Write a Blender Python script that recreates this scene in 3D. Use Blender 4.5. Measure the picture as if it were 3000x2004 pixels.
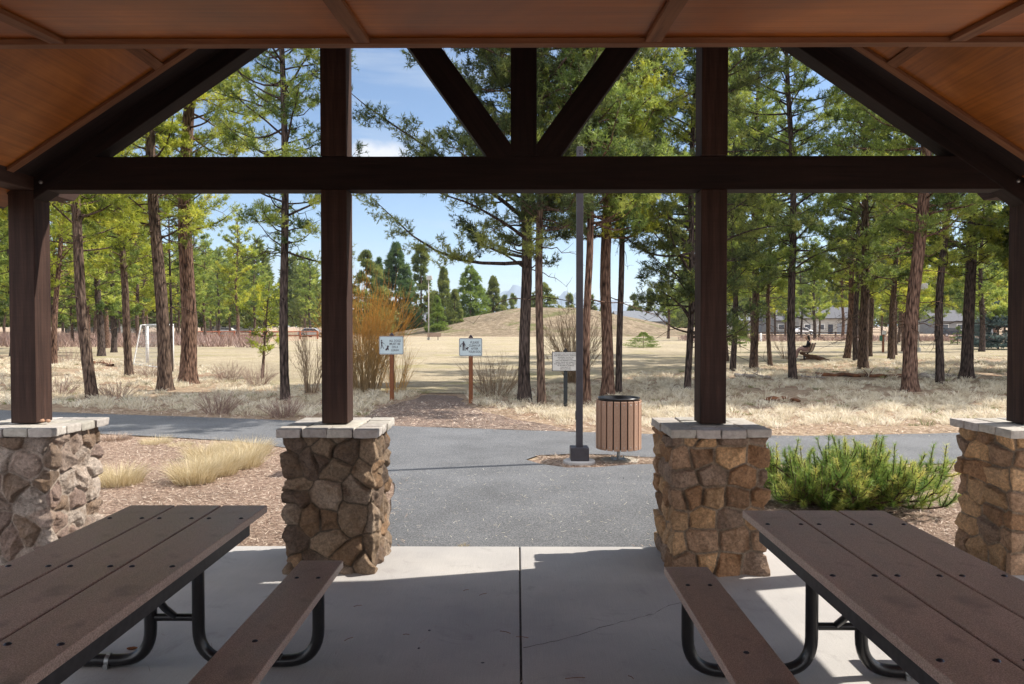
import bpy, bmesh, math, random
import numpy as np
from mathutils import Vector, Matrix, Euler
R = math.radians
PI = math.pi
# ------------------------------------------------------------------ camera, world, sun
for o in list(bpy.data.objects): bpy.data.objects.remove(o)
scene = bpy.context.scene
COL = scene.collection
FPX = 2167.0            # focal length in pixels of a 3000 px wide frame
PITCH, YAW, CZ = R(1.24), R(0.37), 1.75
cam_d = bpy.data.cameras.new('camera'); cam_d.sensor_width = 36; cam_d.lens = 36 * FPX / 3000
cam_d.clip_start = 0.05; cam_d.clip_end = 20000
cam = bpy.data.objects.new('camera', cam_d); COL.objects.link(cam)
cam.location = (0, 0, CZ); cam.rotation_euler = (R(90) - PITCH, 0, YAW)
scene.camera = cam
SUN_K = 0.235
sun_dir = Vector((0.912, 0.912 * SUN_K, 1.0)).normalized()      # towards the sun
sun_el = math.asin(sun_dir.z); sun_az = math.atan2(sun_dir.x, sun_dir.y)   # azimuth clockwise from +Y
sd = bpy.data.lights.new('sun', 'SUN'); sd.energy = 3.9; sd.angle = R(0.5); sd.color = (1.0, 0.94, 0.84)
so = bpy.data.objects.new('sun', sd); COL.objects.link(so)
so.rotation_euler = sun_dir.to_track_quat('Z', 'Y').to_euler()
W = bpy.data.worlds.new('World'); scene.world = W; W.use_nodes = True
nt = W.node_tree; nt.nodes.clear()
def wn(t, **k):
    n = nt.nodes.new(t)
    for a, b in k.items(): setattr(n, a, b)
    return n
out = wn('ShaderNodeOutputWorld'); bg = wn('ShaderNodeBackground'); bg.inputs[1].default_value = 0.15
sky = wn('ShaderNodeTexSky'); sky.sky_type = 'NISHITA'; sky.sun_disc = False
sky.sun_elevation = sun_el; sky.sun_rotation = sun_az; sky.air_density = 1.0; sky.dust_density = 0.25; sky.ozone_density = 1.5
sky.altitude = 1200
tc = wn('ShaderNodeTexCoord'); L = nt.links.new
# thin cirrus streaks and one small cumulus, as functions of the view direction in the sky
mp = wn('ShaderNodeMapping'); mp.inputs['Scale'].default_value = (1.6, 1.6, 13.0); mp.inputs['Rotation'].default_value = (0, R(6), 0)
L(tc.outputs['Generated'], mp.inputs[0])
n1 = wn('ShaderNodeTexNoise'); n1.inputs['Scale'].default_value = 2.2; n1.inputs['Detail'].default_value = 7; n1.inputs['Roughness'].default_value = 0.55
L(mp.outputs[0], n1.inputs[0])
r1 = wn('ShaderNodeMapRange'); r1.inputs['From Min'].default_value = 0.50; r1.inputs['From Max'].default_value = 0.74
r1.inputs['To Max'].default_value = 0.5; L(n1.outputs[0], r1.inputs[0])
mx = wn('ShaderNodeMix', data_type='RGBA'); mx.inputs[7].default_value = (2.2, 2.45, 2.8, 1)
hs = wn('ShaderNodeHueSaturation'); hs.inputs['Saturation'].default_value = 1.06; hs.inputs['Value'].default_value = 0.54; L(sky.outputs[0], hs.inputs['Color'])
L(r1.outputs[0], mx.inputs[0]); L(hs.outputs[0], mx.inputs[6])
cdir = Vector((math.tan(R(-10.3)), 1.0, 0.232)).normalized()
vm = wn('ShaderNodeVectorMath', operation='SUBTRACT'); L(tc.outputs['Generated'], vm.inputs[0]); vm.inputs[1].default_value = cdir
vs = wn('ShaderNodeVectorMath', operation='MULTIPLY'); L(vm.outputs[0], vs.inputs[0]); vs.inputs[1].default_value = (21, 21, 42)
vl = wn('ShaderNodeVectorMath', operation='LENGTH'); L(vs.outputs[0], vl.inputs[0])
n2 = wn('ShaderNodeTexNoise'); n2.inputs['Scale'].default_value = 26; n2.inputs['Detail'].default_value = 8; L(tc.outputs['Generated'], n2.inputs[0])
ms = wn('ShaderNodeMath', operation='MULTIPLY_ADD'); L(n2.outputs[0], ms.inputs[0]); ms.inputs[1].default_value = 1.5; L(vl.outputs['Value'], ms.inputs[2])
r2 = wn('ShaderNodeMapRange'); r2.inputs['From Min'].default_value = 1.62; r2.inputs['From Max'].default_value = 1.1; L(ms.outputs[0], r2.inputs[0])
mx2 = wn('ShaderNodeMix', data_type='RGBA'); mx2.inputs[7].default_value = (3.0, 3.05, 3.2, 1)
L(r2.outputs[0], mx2.inputs[0]); L(mx.outputs[2], mx2.inputs[6])
# white cloud added behind the camera and overhead, unseen, to brighten the shelter's shade
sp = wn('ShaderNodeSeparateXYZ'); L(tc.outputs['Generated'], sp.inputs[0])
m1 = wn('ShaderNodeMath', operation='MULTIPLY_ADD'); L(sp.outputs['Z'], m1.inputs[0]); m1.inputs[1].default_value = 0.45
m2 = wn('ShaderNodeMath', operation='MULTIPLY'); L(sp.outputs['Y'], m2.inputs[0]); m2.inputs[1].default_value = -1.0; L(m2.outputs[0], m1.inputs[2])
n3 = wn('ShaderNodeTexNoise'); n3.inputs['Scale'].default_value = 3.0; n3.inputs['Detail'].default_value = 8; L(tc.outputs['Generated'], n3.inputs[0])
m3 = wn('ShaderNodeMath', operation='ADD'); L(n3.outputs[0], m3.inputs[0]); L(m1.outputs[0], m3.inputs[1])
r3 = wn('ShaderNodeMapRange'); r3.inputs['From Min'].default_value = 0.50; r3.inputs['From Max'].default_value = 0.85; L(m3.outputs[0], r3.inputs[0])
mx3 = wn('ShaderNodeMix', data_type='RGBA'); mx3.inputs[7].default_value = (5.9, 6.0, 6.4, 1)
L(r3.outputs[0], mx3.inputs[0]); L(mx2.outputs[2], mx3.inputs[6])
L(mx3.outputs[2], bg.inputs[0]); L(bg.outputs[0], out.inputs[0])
scene.view_settings.view_transform = 'Standard'; scene.view_settings.look = 'None'
scene.view_settings.exposure = 1.05; scene.view_settings.gamma = 1.0
scene.render.engine = 'CYCLES'
scene.cycles.max_bounces = 8; scene.cycles.diffuse_bounces = 4; scene.cycles.glossy_bounces = 3
scene.cycles.transmission_bounces = 4; scene.cycles.transparent_max_bounces = 8
scene.cycles.use_denoising = True; scene.cycles.sample_clamp_indirect = 6

# ------------------------------------------------------------------ measuring helpers
_M = Euler((R(90) - PITCH, 0, YAW)).to_matrix()
def ray(px, py): return _M @ Vector(((px - 1500) / FPX, (1002 - py) / FPX, -1.0))
def G(px, py, z=0.0):                     # where the sight line meets the ground
    d = ray(px, py); t = (z - CZ) / d.z; return Vector((d.x * t, d.y * t, z))
def A(px, py, Y):                         # point at depth Y
    d = ray(px, py); t = Y / d.y; return Vector((d.x * t, Y, CZ + d.z * t))
def lin(c):
    return tuple(((v / 255) / 12.92 if v / 255 <= 0.04045 else ((v / 255 + 0.055) / 1.055) ** 2.4) for v in c)

# ------------------------------------------------------------------ materials
MATS = {}
def new_mat(name):
    m = bpy.data.materials.new(name); m.use_nodes = True
    n = m.node_tree; n.nodes.clear()
    o = n.nodes.new('ShaderNodeOutputMaterial'); b = n.nodes.new('ShaderNodeBsdfPrincipled')
    n.links.new(b.outputs[0], o.inputs[0]); MATS[name] = m
    return m, n, b, o
def node(n, t, **k):
    x = n.nodes.new(t)
    for a, v in k.items(): setattr(x, a, v)
    return x
def noise(n, vec, scale, detail=4, rough=0.55, dist=0.0):
    x = node(n, 'ShaderNodeTexNoise'); x.inputs['Scale'].default_value = scale; x.inputs['Detail'].default_value = detail
    x.inputs['Roughness'].default_value = rough; x.inputs['Distortion'].default_value = dist
    n.links.new(vec, x.inputs['Vector']); return x.outputs[0]
def ramp(n, fac, stops):
    x = node(n, 'ShaderNodeValToRGB'); e = x.color_ramp.elements
    while len(e) > 1: e.remove(e[-1])
    e[0].position = stops[0][0]; e[0].color = (*stops[0][1], 1)
    for p, c in stops[1:]:
        q = e.new(p); q.color = (*c, 1)
    n.links.new(fac, x.inputs[0]); return x.outputs[0]
def coords(n, kind='Object', scale=(1, 1, 1), rot=(0, 0, 0)):
    t = node(n, 'ShaderNodeTexCoord'); m = node(n, 'ShaderNodeMapping')
    m.inputs['Scale'].default_value = scale; m.inputs['Rotation'].default_value = rot
    n.links.new(t.outputs[kind], m.inputs[0]); return m.outputs[0]
def mixc(n, fac, a, b, mode='MIX'):
    x = node(n, 'ShaderNodeMix', data_type='RGBA', blend_type=mode)
    for s, v in ((0, fac), (6, a), (7, b)):
        if isinstance(v, (int, float)): x.inputs[s].default_value = v
        elif isinstance(v, tuple): x.inputs[s].default_value = (*v, 1)
        else: n.links.new(v, x.inputs[s])
    return x.outputs[2]
def bump(n, b, h, strength=0.4, dist=0.01):
    x = node(n, 'ShaderNodeBump'); x.inputs['Strength'].default_value = strength; x.inputs['Distance'].default_value = dist
    n.links.new(h, x.inputs['Height']); n.links.new(x.outputs[0], b.inputs['Normal']); return x
def simple(name, c1, c2=None, scale=8, rough=0.7, metal=0, bstr=0.2, bscale=60, bdist=0.003, stretch=(1, 1, 1), detail=5, spec=0.4, lo=0.35, hi=0.65):
    m, n, b, o = new_mat(name); v = coords(n, 'Object', stretch)
    c2 = c2 or tuple(x * 0.7 for x in c1)
    n.links.new(ramp(n, noise(n, v, scale, detail), [(lo, c2), (hi, c1)]), b.inputs['Base Color'])
    b.inputs['Roughness'].default_value = rough; b.inputs['Metallic'].default_value = metal
    b.inputs['Specular IOR Level'].default_value = spec
    if bstr: bump(n, b, noise(n, v, bscale, 4), bstr, bdist)
    return m
def wood(name, c1, c2, axis, rough=0.75, gscale=1.0, bstr=0.5, saw=False):
    st = [7, 7, 7]; st[axis] = 0.35
    m, n, b, o = new_mat(name); v = coords(n, 'Object', tuple(st))
    g = noise(n, v, 5 * gscale, 7, 0.65, 0.4)
    v2 = coords(n, 'Object', (1, 1, 1)); blot = noise(n, v2, 1.7, 3)
    col = ramp(n, g, [(0.3, c2), (0.7, c1)])
    col = mixc(n, ramp(n, blot, [(0.35, (0.25,) * 3), (0.7, (1.0,) * 3)]), mixc(n, 1.0, col, (0.62, 0.58, 0.58), 'MULTIPLY'), col)
    if saw:                                          # fine cross-sawn marks
        s3 = [2, 2, 2]; s3[axis] = 90
        w = noise(n, coords(n, 'Object', tuple(s3)), 1.5, 2)
        col = mixc(n, 0.18, col, ramp(n, w, [(0.35, (0.35,) * 3), (0.65, (1,) * 3)]), 'MULTIPLY')
    n.links.new(col, b.inputs['Base Color']); b.inputs['Roughness'].default_value = rough
    b.inputs['Specular IOR Level'].default_value = 0.25
    bump(n, b, g, bstr, 0.004)
    return m
DK1, DK2 = (0.026, 0.013, 0.011), (0.009, 0.005, 0.005)
for ax, nm in enumerate('xyz'): wood('stained_timber_' + nm, DK1, DK2, ax, 0.72, 1.0, 0.7, True)
for ax, nm in enumerate('xyz'): wood('post_timber_' + nm, (0.082, 0.044, 0.033), (0.028, 0.015, 0.012), ax, 0.7, 1.0, 0.9, True)
wood('batten_x', (0.28, 0.125, 0.06), (0.14, 0.06, 0.03), 0); wood('batten_y', (0.28, 0.125, 0.06), (0.14, 0.06, 0.03), 1)
def plywood(name, axis):
    k_ = (0.88, 0.66, 0.38) if axis == 0 else (0.92, 0.84, 0.8)
    m, n, b, o = new_mat(name); st = [60, 60, 60]; st[axis] = 1.2
    g = noise(n, coords(n, 'Object', tuple(st)), 1.0, 5)
    f = noise(n, coords(n, 'Object', (1, 1, 1)), 1.1, 4, 0.6, 0.8)
    col = ramp(n, f, [(0.3, (0.20, 0.066, 0.012)), (0.55, (0.34, 0.118, 0.022)), (0.75, (0.52, 0.20, 0.040))])
    col = mixc(n, 0.55, col, ramp(n, g, [(0.35, (0.55,) * 3), (0.65, (1.1,) * 3)]), 'MULTIPLY')
    col = mixc(n, 1.0, col, k_, 'MULTIPLY')
    n.links.new(col, b.inputs['Base Color']); b.inputs['Roughness'].default_value = 0.42; b.inputs['Specular IOR Level'].default_value = 0.3
    bump(n, b, g, 0.25, 0.002); return m
plywood('plywood_x', 0); plywood('plywood_y', 1)

def plank_mat():
    m, n, b, o = new_mat('recycled_plastic_plank'); v = coords(n)
    f = noise(n, v, 240, 3, 0.7); g = noise(n, coords(n, 'Object', (3, 1, 3)), 2.4, 5, 0.6, 0.3); s = noise(n, v, 4.5, 3)
    col = ramp(n, f, [(0.36, (0.23, 0.165, 0.135)), (0.64, (0.60, 0.45, 0.37))])
    col = mixc(n, 0.6, col, ramp(n, g, [(0.35, (0.72, 0.7, 0.72)), (0.65, (1.08, 1.03, 1.02))]), 'MULTIPLY')
    col = mixc(n, ramp(n, s, [(0.56, (0,) * 3), (0.72, (0.55,) * 3)]), col, (0.075, 0.065, 0.065))
    sc2 = noise(n, coords(n, 'Object', (2, 26, 2), (0, 0, 0.7)), 2.0, 5, 0.7, 1.5)
    col = mixc(n, ramp(n, sc2, [(0.66, (0,) * 3), (0.72, (0.35,) * 3)]), col, (0.62, 0.52, 0.48))
    n.links.new(col, b.inputs['Base Color'])
    n.links.new(ramp(n, g, [(0.3, (0.36,) * 3), (0.7, (0.55,) * 3)]), b.inputs['Roughness'])
    bump(n, b, f, 0.25, 0.0015)
plank_mat()
simple('black_powder_coat', (0.012, 0.011, 0.012), (0.008, 0.008, 0.009), 30, 0.28, 0, 0.1, 200, 0.001, spec=0.5)
simple('grey_rail_metal', (0.055, 0.052, 0.055), (0.035, 0.033, 0.035), 30, 0.5, 0.2, 0.1)
simple('galvanised_metal', (0.42, 0.43, 0.43), (0.25, 0.26, 0.26), 25, 0.42, 0.85, 0.15)
simple('bolt_metal', (0.055, 0.055, 0.07), (0.03, 0.03, 0.04), 40, 0.3, 0.6, 0.0)
simple('lamp_post_paint', (0.055, 0.05, 0.058), (0.045, 0.04, 0.047), 12, 0.45, 0, 0.1)
simple('far_pole_paint', (0.40, 0.39, 0.36), (0.3, 0.29, 0.27), 3, 0.6, 0, 0)
simple('can_slat', (0.40, 0.245, 0.165), (0.28, 0.165, 0.11), 120, 0.55, 0, 0.2, 200, 0.001)
simple('sign_face', (0.44, 0.53, 0.56), (0.40, 0.49, 0.52), 6, 0.5, 0, 0)
simple('sign_white', (0.48, 0.48, 0.46), (0.43, 0.43, 0.41), 6, 0.5, 0, 0)
simple('sign_ink', (0.04, 0.026, 0.035), (0.03, 0.02, 0.026), 6, 0.5, 0, 0)
simple('sign_black', (0.015, 0.016, 0.018), (0.01, 0.011, 0.013), 6, 0.6, 0, 0)
simple('orange_post', (0.21, 0.072, 0.024), (0.12, 0.04, 0.015), 9, 0.7, 0, 0.3, 50, 0.003, (6, 6, 0.6))
simple('dark_green_post', (0.022, 0.028, 0.03), (0.014, 0.017, 0.02), 9, 0.7, 0, 0.3)
simple('goal_white', (0.80, 0.80, 0.80), (0.7, 0.7, 0.7), 6, 0.45, 0, 0)
simple('net_cord', (0.38, 0.38, 0.38), (0.3, 0.3, 0.3), 6, 0.8, 0, 0)
simple('fence_rail_paint', (0.42, 0.14, 0.07), (0.27, 0.09, 0.05), 5, 0.8, 0, 0.2)
simple('bench_slat', (0.30, 0.20, 0.135), (0.20, 0.13, 0.09), 12, 0.7, 0, 0.2)
simple('skin', (0.55, 0.33, 0.24), (0.48, 0.28, 0.2), 9, 0.55, 0, 0)
simple('dark_hair', (0.018, 0.013, 0.011), (0.010, 0.008, 0.008), 60, 0.5, 0, 0.3)
simple('black_jacket', (0.022, 0.022, 0.028), (0.012, 0.012, 0.016), 14, 0.75, 0, 0.3)
simple('pink_trousers', (0.42, 0.26, 0.23), (0.30, 0.19, 0.17), 14, 0.8, 0, 0.3)
simple('pale_shoe', (0.6, 0.6, 0.6), (0.4, 0.4, 0.4), 14, 0.6, 0, 0)
simple('dog_fur', (0.13, 0.065, 0.035), (0.045, 0.024, 0.016), 7, 0.85, 0, 0.6, 60, 0.01)
simple('house_wall_grey', (0.22, 0.22, 0.22), (0.18, 0.18, 0.18), 1.5, 0.8, 0, 0.1)
simple('house_wall_cream', (0.36, 0.35, 0.32), (0.30, 0.29, 0.27), 1.5, 0.8, 0, 0.1)
simple('house_trim', (0.72, 0.72, 0.70), (0.65, 0.65, 0.63), 3, 0.6, 0, 0)
simple('roof_shingle', (0.12, 0.12, 0.13), (0.08, 0.08, 0.09), 7, 0.9, 0, 0.3, 20, 0.02, (1, 1, 5))
simple('roof_pale', (0.17, 0.18, 0.20), (0.13, 0.14, 0.155), 3, 0.8, 0, 0.2, 20, 0.02)
simple('garage_door', (0.22, 0.24, 0.26), (0.19, 0.20, 0.22), 3, 0.6, 0, 0)
simple('window_glass', (0.03, 0.035, 0.045), (0.02, 0.022, 0.03), 3, 0.08, 0, 0, spec=0.8)
simple('car_silver', (0.55, 0.57, 0.60), (0.5, 0.52, 0.55), 3, 0.25, 0.6, 0)
simple('car_dark', (0.05, 0.055, 0.07), (0.04, 0.045, 0.06), 3, 0.25, 0.4, 0)
simple('car_white', (0.75, 0.75, 0.76), (0.7, 0.7, 0.71), 3, 0.25, 0.1, 0)
simple('tyre_rubber', (0.02, 0.02, 0.02), (0.015, 0.015, 0.015), 9, 0.8, 0, 0)
simple('mountain_rock', (0.14, 0.19, 0.27), (0.10, 0.14, 0.21), 0.004, 0.95, 0, 0)  # blue of distant air put into the rock colour
simple('green_box', (0.02, 0.12, 0.06), (0.015, 0.09, 0.05), 9, 0.6, 0, 0)
simple('dead_wood', (0.42, 0.38, 0.34), (0.16, 0.13, 0.11), 6, 0.9, 0, 0.6, 30, 0.01)
simple('rotten_wood', (0.20, 0.085, 0.04), (0.05, 0.028, 0.02), 5, 0.95, 0, 0.8, 20, 0.02)
simple('pebble', (0.12, 0.12, 0.14), (0.06, 0.06, 0.07), 60, 0.8, 0, 0)
simple('cone_brown', (0.30, 0.12, 0.05), (0.14, 0.05, 0.025), 60, 0.8, 0, 0)
simple('cone_pale', (0.50, 0.30, 0.2), (0.3, 0.16, 0.1), 60, 0.8, 0, 0)
simple('roof_outside', (0.07, 0.06, 0.055), (0.045, 0.04, 0.037), 7, 0.9, 0, 0.3)

def stone_mat():
    m, n, b, o = new_mat('field_stone'); v = coords(n)
    a = node(n, 'ShaderNodeAttribute', attribute_name='tint')
    f = noise(n, v, 48, 6, 0.75); g = noise(n, v, 7, 5, 0.65, 0.5); h = noise(n, v, 160, 3, 0.7)
    col = mixc(n, 1.0, a.outputs['Color'], ramp(n, f, [(0.3, (0.42, 0.41, 0.40)), (0.7, (1.4, 1.34, 1.28))]), 'MULTIPLY')
    col = mixc(n, ramp(n, g, [(0.50, (0,) * 3), (0.68, (0.45,) * 3)]), col, (0.16, 0.085, 0.035))
    col = mixc(n, ramp(n, g, [(0.28, (0.4,) * 3), (0.42, (0,) * 3)]), col, (0.10, 0.085, 0.07))
    n.links.new(col, b.inputs['Base Color']); b.inputs['Roughness'].default_value = 0.82; b.inputs['Specular IOR Level'].default_value = 0.25
    mm = node(n, 'ShaderNodeMath', operation='MULTIPLY_ADD'); mm.inputs[1].default_value = 0.6; n.links.new(h, mm.inputs[0]); n.links.new(f, mm.inputs[2])
    bump(n, b, mm.outputs[0], 1.0, 0.016)
stone_mat()
def cap_mat():
    m, n, b, o = new_mat('cap_stone'); v = coords(n)
    f = noise(n, v, 22, 6, 0.7); h = noise(n, v, 110, 3, 0.7)
    a = node(n, 'ShaderNodeAttribute', attribute_name='tint')
    col = ramp(n, f, [(0.3, (0.30, 0.275, 0.25)), (0.7, (0.52, 0.49, 0.45))])
    col = mixc(n, 1.0, col, a.outputs['Color'], 'MULTIPLY')
    n.links.new(col, b.inputs['Base Color']); b.inputs['Roughness'].default_value = 0.8
    bump(n, b, h, 0.5, 0.005)
cap_mat()
def concrete():
    m, n, b, o = new_mat('broom_concrete'); v = coords(n)
    f = noise(n, v, 1.3, 5, 0.6); g = noise(n, v, 170, 3, 0.75); br = noise(n, coords(n, 'Object', (260, 4, 1)), 1, 2); st = noise(n, v, 3.2, 6, 0.7, 1.0)
    col = ramp(n, f, [(0.3, (0.37, 0.355, 0.35)), (0.7, (0.50, 0.475, 0.45))])
    col = mixc(n, 0.8, col, ramp(n, g, [(0.3, (0.70,) * 3), (0.7, (1.12,) * 3)]), 'MULTIPLY')
    col = mixc(n, 0.35, col, ramp(n, br, [(0.3, (0.78,) * 3), (0.7, (1.05,) * 3)]), 'MULTIPLY')
    col = mixc(n, ramp(n, st, [(0.58, (0,) * 3), (0.75, (0.55,) * 3)]), col, (0.22, 0.20, 0.195))
    n.links.new(col, b.inputs['Base Color']); b.inputs['Roughness'].default_value = 0.75
    bump(n, b, br, 0.25, 0.002)
concrete()
def asphalt():
    m, n, b, o = new_mat('asphalt'); v = coords(n)
    g = noise(n, v, 75, 4, 0.85); f = noise(n, v, 1.1, 5, 0.6)
    col = ramp(n, g, [(0.36, (0.050, 0.052, 0.058)), (0.50, (0.115, 0.118, 0.126)), (0.64, (0.27, 0.27, 0.275))])
    col = mixc(n, 0.8, col, ramp(n, f, [(0.3, (0.66,) * 3), (0.7, (1.12,) * 3)]), 'MULTIPLY')
    n.links.new(col, b.inputs['Base Color']); b.inputs['Roughness'].default_value = 0.8; b.inputs['Specular IOR Level'].default_value = 0.35
    bump(n, b, g, 0.7, 0.006)
asphalt()
def groundmat(name, cs, s1=0.8, s2=26, s3=120, bd=0.02, patch=None):
    m, n, b, o = new_mat(name); v = coords(n)
    f = noise(n, v, s1, 6, 0.65, 0.6); g = noise(n, v, s2, 5, 0.7); h = noise(n, v, s3, 3, 0.8)
    col = ramp(n, g, [(0.28, cs[0]), (0.5, cs[1]), (0.72, cs[2])])
    col = mixc(n, 0.8, col, ramp(n, f, [(0.3, (0.72, 0.72, 0.70)), (0.7, (1.15, 1.12, 1.1))]), 'MULTIPLY')
    col = mixc(n, 0.8, col, ramp(n, h, [(0.3, (0.55, 0.52, 0.5)), (0.7, (1.35, 1.3, 1.25))]), 'MULTIPLY')
    if patch:
        q = noise(n, v, patch[1], 5, 0.6, 0.8)
        col = mixc(n, ramp(n, q, [(patch[2], (0,) * 3), (patch[2] + 0.12, (patch[3],) * 3)]), col, patch[0])
    n.links.new(col, b.inputs['Base Color']); b.inputs['Roughness'].default_value = 0.95; b.inputs['Specular IOR Level'].default_value = 0.1
    mm = node(n, 'ShaderNodeMath', operation='ADD'); n.links.new(g, mm.inputs[0]); n.links.new(h, mm.inputs[1])
    bump(n, b, mm.outputs[0], 0.8, bd); return m
groundmat('forest_floor', ((0.17, 0.115, 0.08), (0.40, 0.31, 0.225), (0.60, 0.50, 0.38)), 0.35, 9, 60, 0.04, ((0.24, 0.12, 0.07), 0.5, 0.55, 0.6))
groundmat('bark_mulch', ((0.13, 0.085, 0.068), (0.34, 0.25, 0.20), (0.56, 0.455, 0.37)), 0.9, 26, 90, 0.03)
groundmat('gravel', ((0.12, 0.085, 0.075), (0.23, 0.18, 0.155), (0.40, 0.335, 0.29)), 0.9, 24, 90, 0.03)
groundmat('dry_lawn', ((0.27, 0.23, 0.16), (0.38, 0.33, 0.24), (0.47, 0.42, 0.315)), 0.16, 2.2, 16, 0.06, ((0.27, 0.245, 0.10), 0.3, 0.54, 0.6))
groundmat('hill_grass', ((0.12, 0.095, 0.065), (0.235, 0.19, 0.135), (0.35, 0.295, 0.215)), 0.2, 1.1, 5, 0.15, ((0.10, 0.11, 0.035), 0.13, 0.53, 0.8))
def bark(name, c1, c2, c3):
    m, n, b, o = new_mat(name)
    v = coords(n, 'Object', (26, 26, 5)); vo = node(n, 'ShaderNodeTexVoronoi', feature='F1'); vo.inputs['Scale'].default_value = 1.0
    n.links.new(v, vo.inputs['Vector']); f = noise(n, coords(n, 'Object', (14, 14, 3)), 1.5, 6, 0.7)
    col = ramp(n, vo.outputs['Distance'], [(0.15, c1), (0.55, c2), (0.85, c3)])
    col = mixc(n, 0.85, col, ramp(n, f, [(0.3, (0.5, 0.5, 0.5)), (0.7, (1.3, 1.25, 1.2))]), 'MULTIPLY')
    n.links.new(col, b.inputs['Base Color']); b.inputs['Roughness'].default_value = 0.95; b.inputs['Specular IOR Level'].default_value = 0.1
    mm = node(n, 'ShaderNodeMath', operation='SUBTRACT'); n.links.new(f, mm.inputs[0]); n.links.new(vo.outputs['Distance'], mm.inputs[1])
    bump(n, b, mm.outputs[0], 0.9, 0.03)
bark('bark_brown', (0.19, 0.135, 0.105), (0.10, 0.07, 0.055), (0.03, 0.021, 0.018))
bark('bark_red', (0.25, 0.16, 0.12), (0.13, 0.08, 0.06), (0.032, 0.02, 0.016))
bark('bark_grey', (0.13, 0.10, 0.09), (0.07, 0.054, 0.048), (0.022, 0.017, 0.016))
simple('twig_grey', (0.24, 0.20, 0.175), (0.10, 0.075, 0.06), 4, 0.95, 0, 0)
def leafmat(name, ca, cb, cc, trans=0.35):
    m = bpy.data.materials.new(name); m.use_nodes = True; n = m.node_tree; n.nodes.clear(); MATS[name] = m
    o = n.nodes.new('ShaderNodeOutputMaterial'); d = n.nodes.new('ShaderNodeBsdfPrincipled'); t = n.nodes.new('ShaderNodeBsdfTranslucent')
    mxs = n.nodes.new('ShaderNodeMixShader'); mxs.inputs[0].default_value = trans
    a = node(n, 'ShaderNodeAttribute', attribute_name='shade')
    col = ramp(n, a.outputs['Fac'], [(0.0, ca), (0.5, cb), (1.0, cc)])
    n.links.new(col, d.inputs['Base Color']); d.inputs['Roughness'].default_value = 0.5; d.inputs['Specular IOR Level'].default_value = 0.35
    n.links.new(col, t.inputs['Color'])
    n.links.new(d.outputs[0], mxs.inputs[1]); n.links.new(t.outputs[0], mxs.inputs[2]); n.links.new(mxs.outputs[0], o.inputs[0])
    return m
leafmat('needles_yellow', (0.11, 0.15, 0.03), (0.37, 0.43, 0.055), (0.72, 0.70, 0.11), 0.45)
leafmat('needles_green', (0.075, 0.12, 0.035), (0.25, 0.33, 0.07), (0.56, 0.60, 0.13), 0.42)
leafmat('needles_dark', (0.04, 0.06, 0.025), (0.12, 0.16, 0.05), (0.32, 0.35, 0.09), 0.4)  # darker copy of the needles; backlit tone put into the colour
leafmat('needles_far', (0.08, 0.11, 0.035), (0.18, 0.22, 0.06), (0.34, 0.35, 0.09), 0.4)
leafmat('needles_far_dark', (0.045, 0.08, 0.035), (0.09, 0.15, 0.05), (0.17, 0.24, 0.07), 0.4)
leafmat('needles_bright', (0.10, 0.16, 0.03), (0.19, 0.27, 0.05), (0.30, 0.37, 0.08))
leafmat('needles_blue', (0.06, 0.09, 0.085), (0.12, 0.17, 0.16), (0.2, 0.27, 0.25))
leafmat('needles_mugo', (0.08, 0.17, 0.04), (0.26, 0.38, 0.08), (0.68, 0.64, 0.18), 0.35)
leafmat('straw', (0.42, 0.35, 0.24), (0.70, 0.62, 0.47), (0.88, 0.83, 0.70), 0.35)
leafmat('straw_gold', (0.36, 0.27, 0.14), (0.60, 0.49, 0.30), (0.80, 0.72, 0.52), 0.3)
leafmat('grass_green', (0.12, 0.15, 0.05), (0.24, 0.26, 0.10), (0.4, 0.38, 0.2), 0.3)
leafmat('litter', (0.10, 0.055, 0.035), (0.36, 0.25, 0.185), (0.70, 0.59, 0.48), 0.0)
leafmat('willow', (0.34, 0.25, 0.15), (0.46, 0.30, 0.12), (0.74, 0.36, 0.06), 0.2)
leafmat('brown_stems', (0.17, 0.12, 0.085), (0.28, 0.195, 0.125), (0.36, 0.25, 0.14), 0.1)
leafmat('scrub_twigs', (0.16, 0.10, 0.085), (0.28, 0.18, 0.15), (0.42, 0.31, 0.25), 0.1)

# ------------------------------------------------------------------ object helpers
def tag(o, label=None, cat=None, group=None, kind=None):
    if label: o['label'] = label
    if cat: o['category'] = cat
    if group: o['group'] = group
    if kind: o['kind'] = kind
    return o
def thing(name, label, cat, loc=(0, 0, 0), rz=0.0, group=None):
    o = bpy.data.objects.new(name, None); COL.objects.link(o); o.empty_display_size = 0.2
    o.location = loc; o.rotation_euler = (0, 0, rz); return tag(o, label, cat, group)
def link(name, me, parent=None, loc=None, rot=None):
    o = bpy.data.objects.new(name, me); COL.objects.link(o)
    if parent: o.parent = parent
    if loc is not None: o.location = loc
    if rot is not None: o.rotation_euler = rot
    return o
def copy_tree(o, parent=None):
    c = o.copy(); COL.objects.link(c); c.parent = parent
    for ch in o.children: copy_tree(ch, c)
    return c
def bevel(o, w=0.006, seg=2, ang=35):
    m = o.modifiers.new('bevel', 'BEVEL'); m.width = w; m.segments = seg; m.limit_method = 'ANGLE'; m.angle_limit = R(ang); return o
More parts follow.
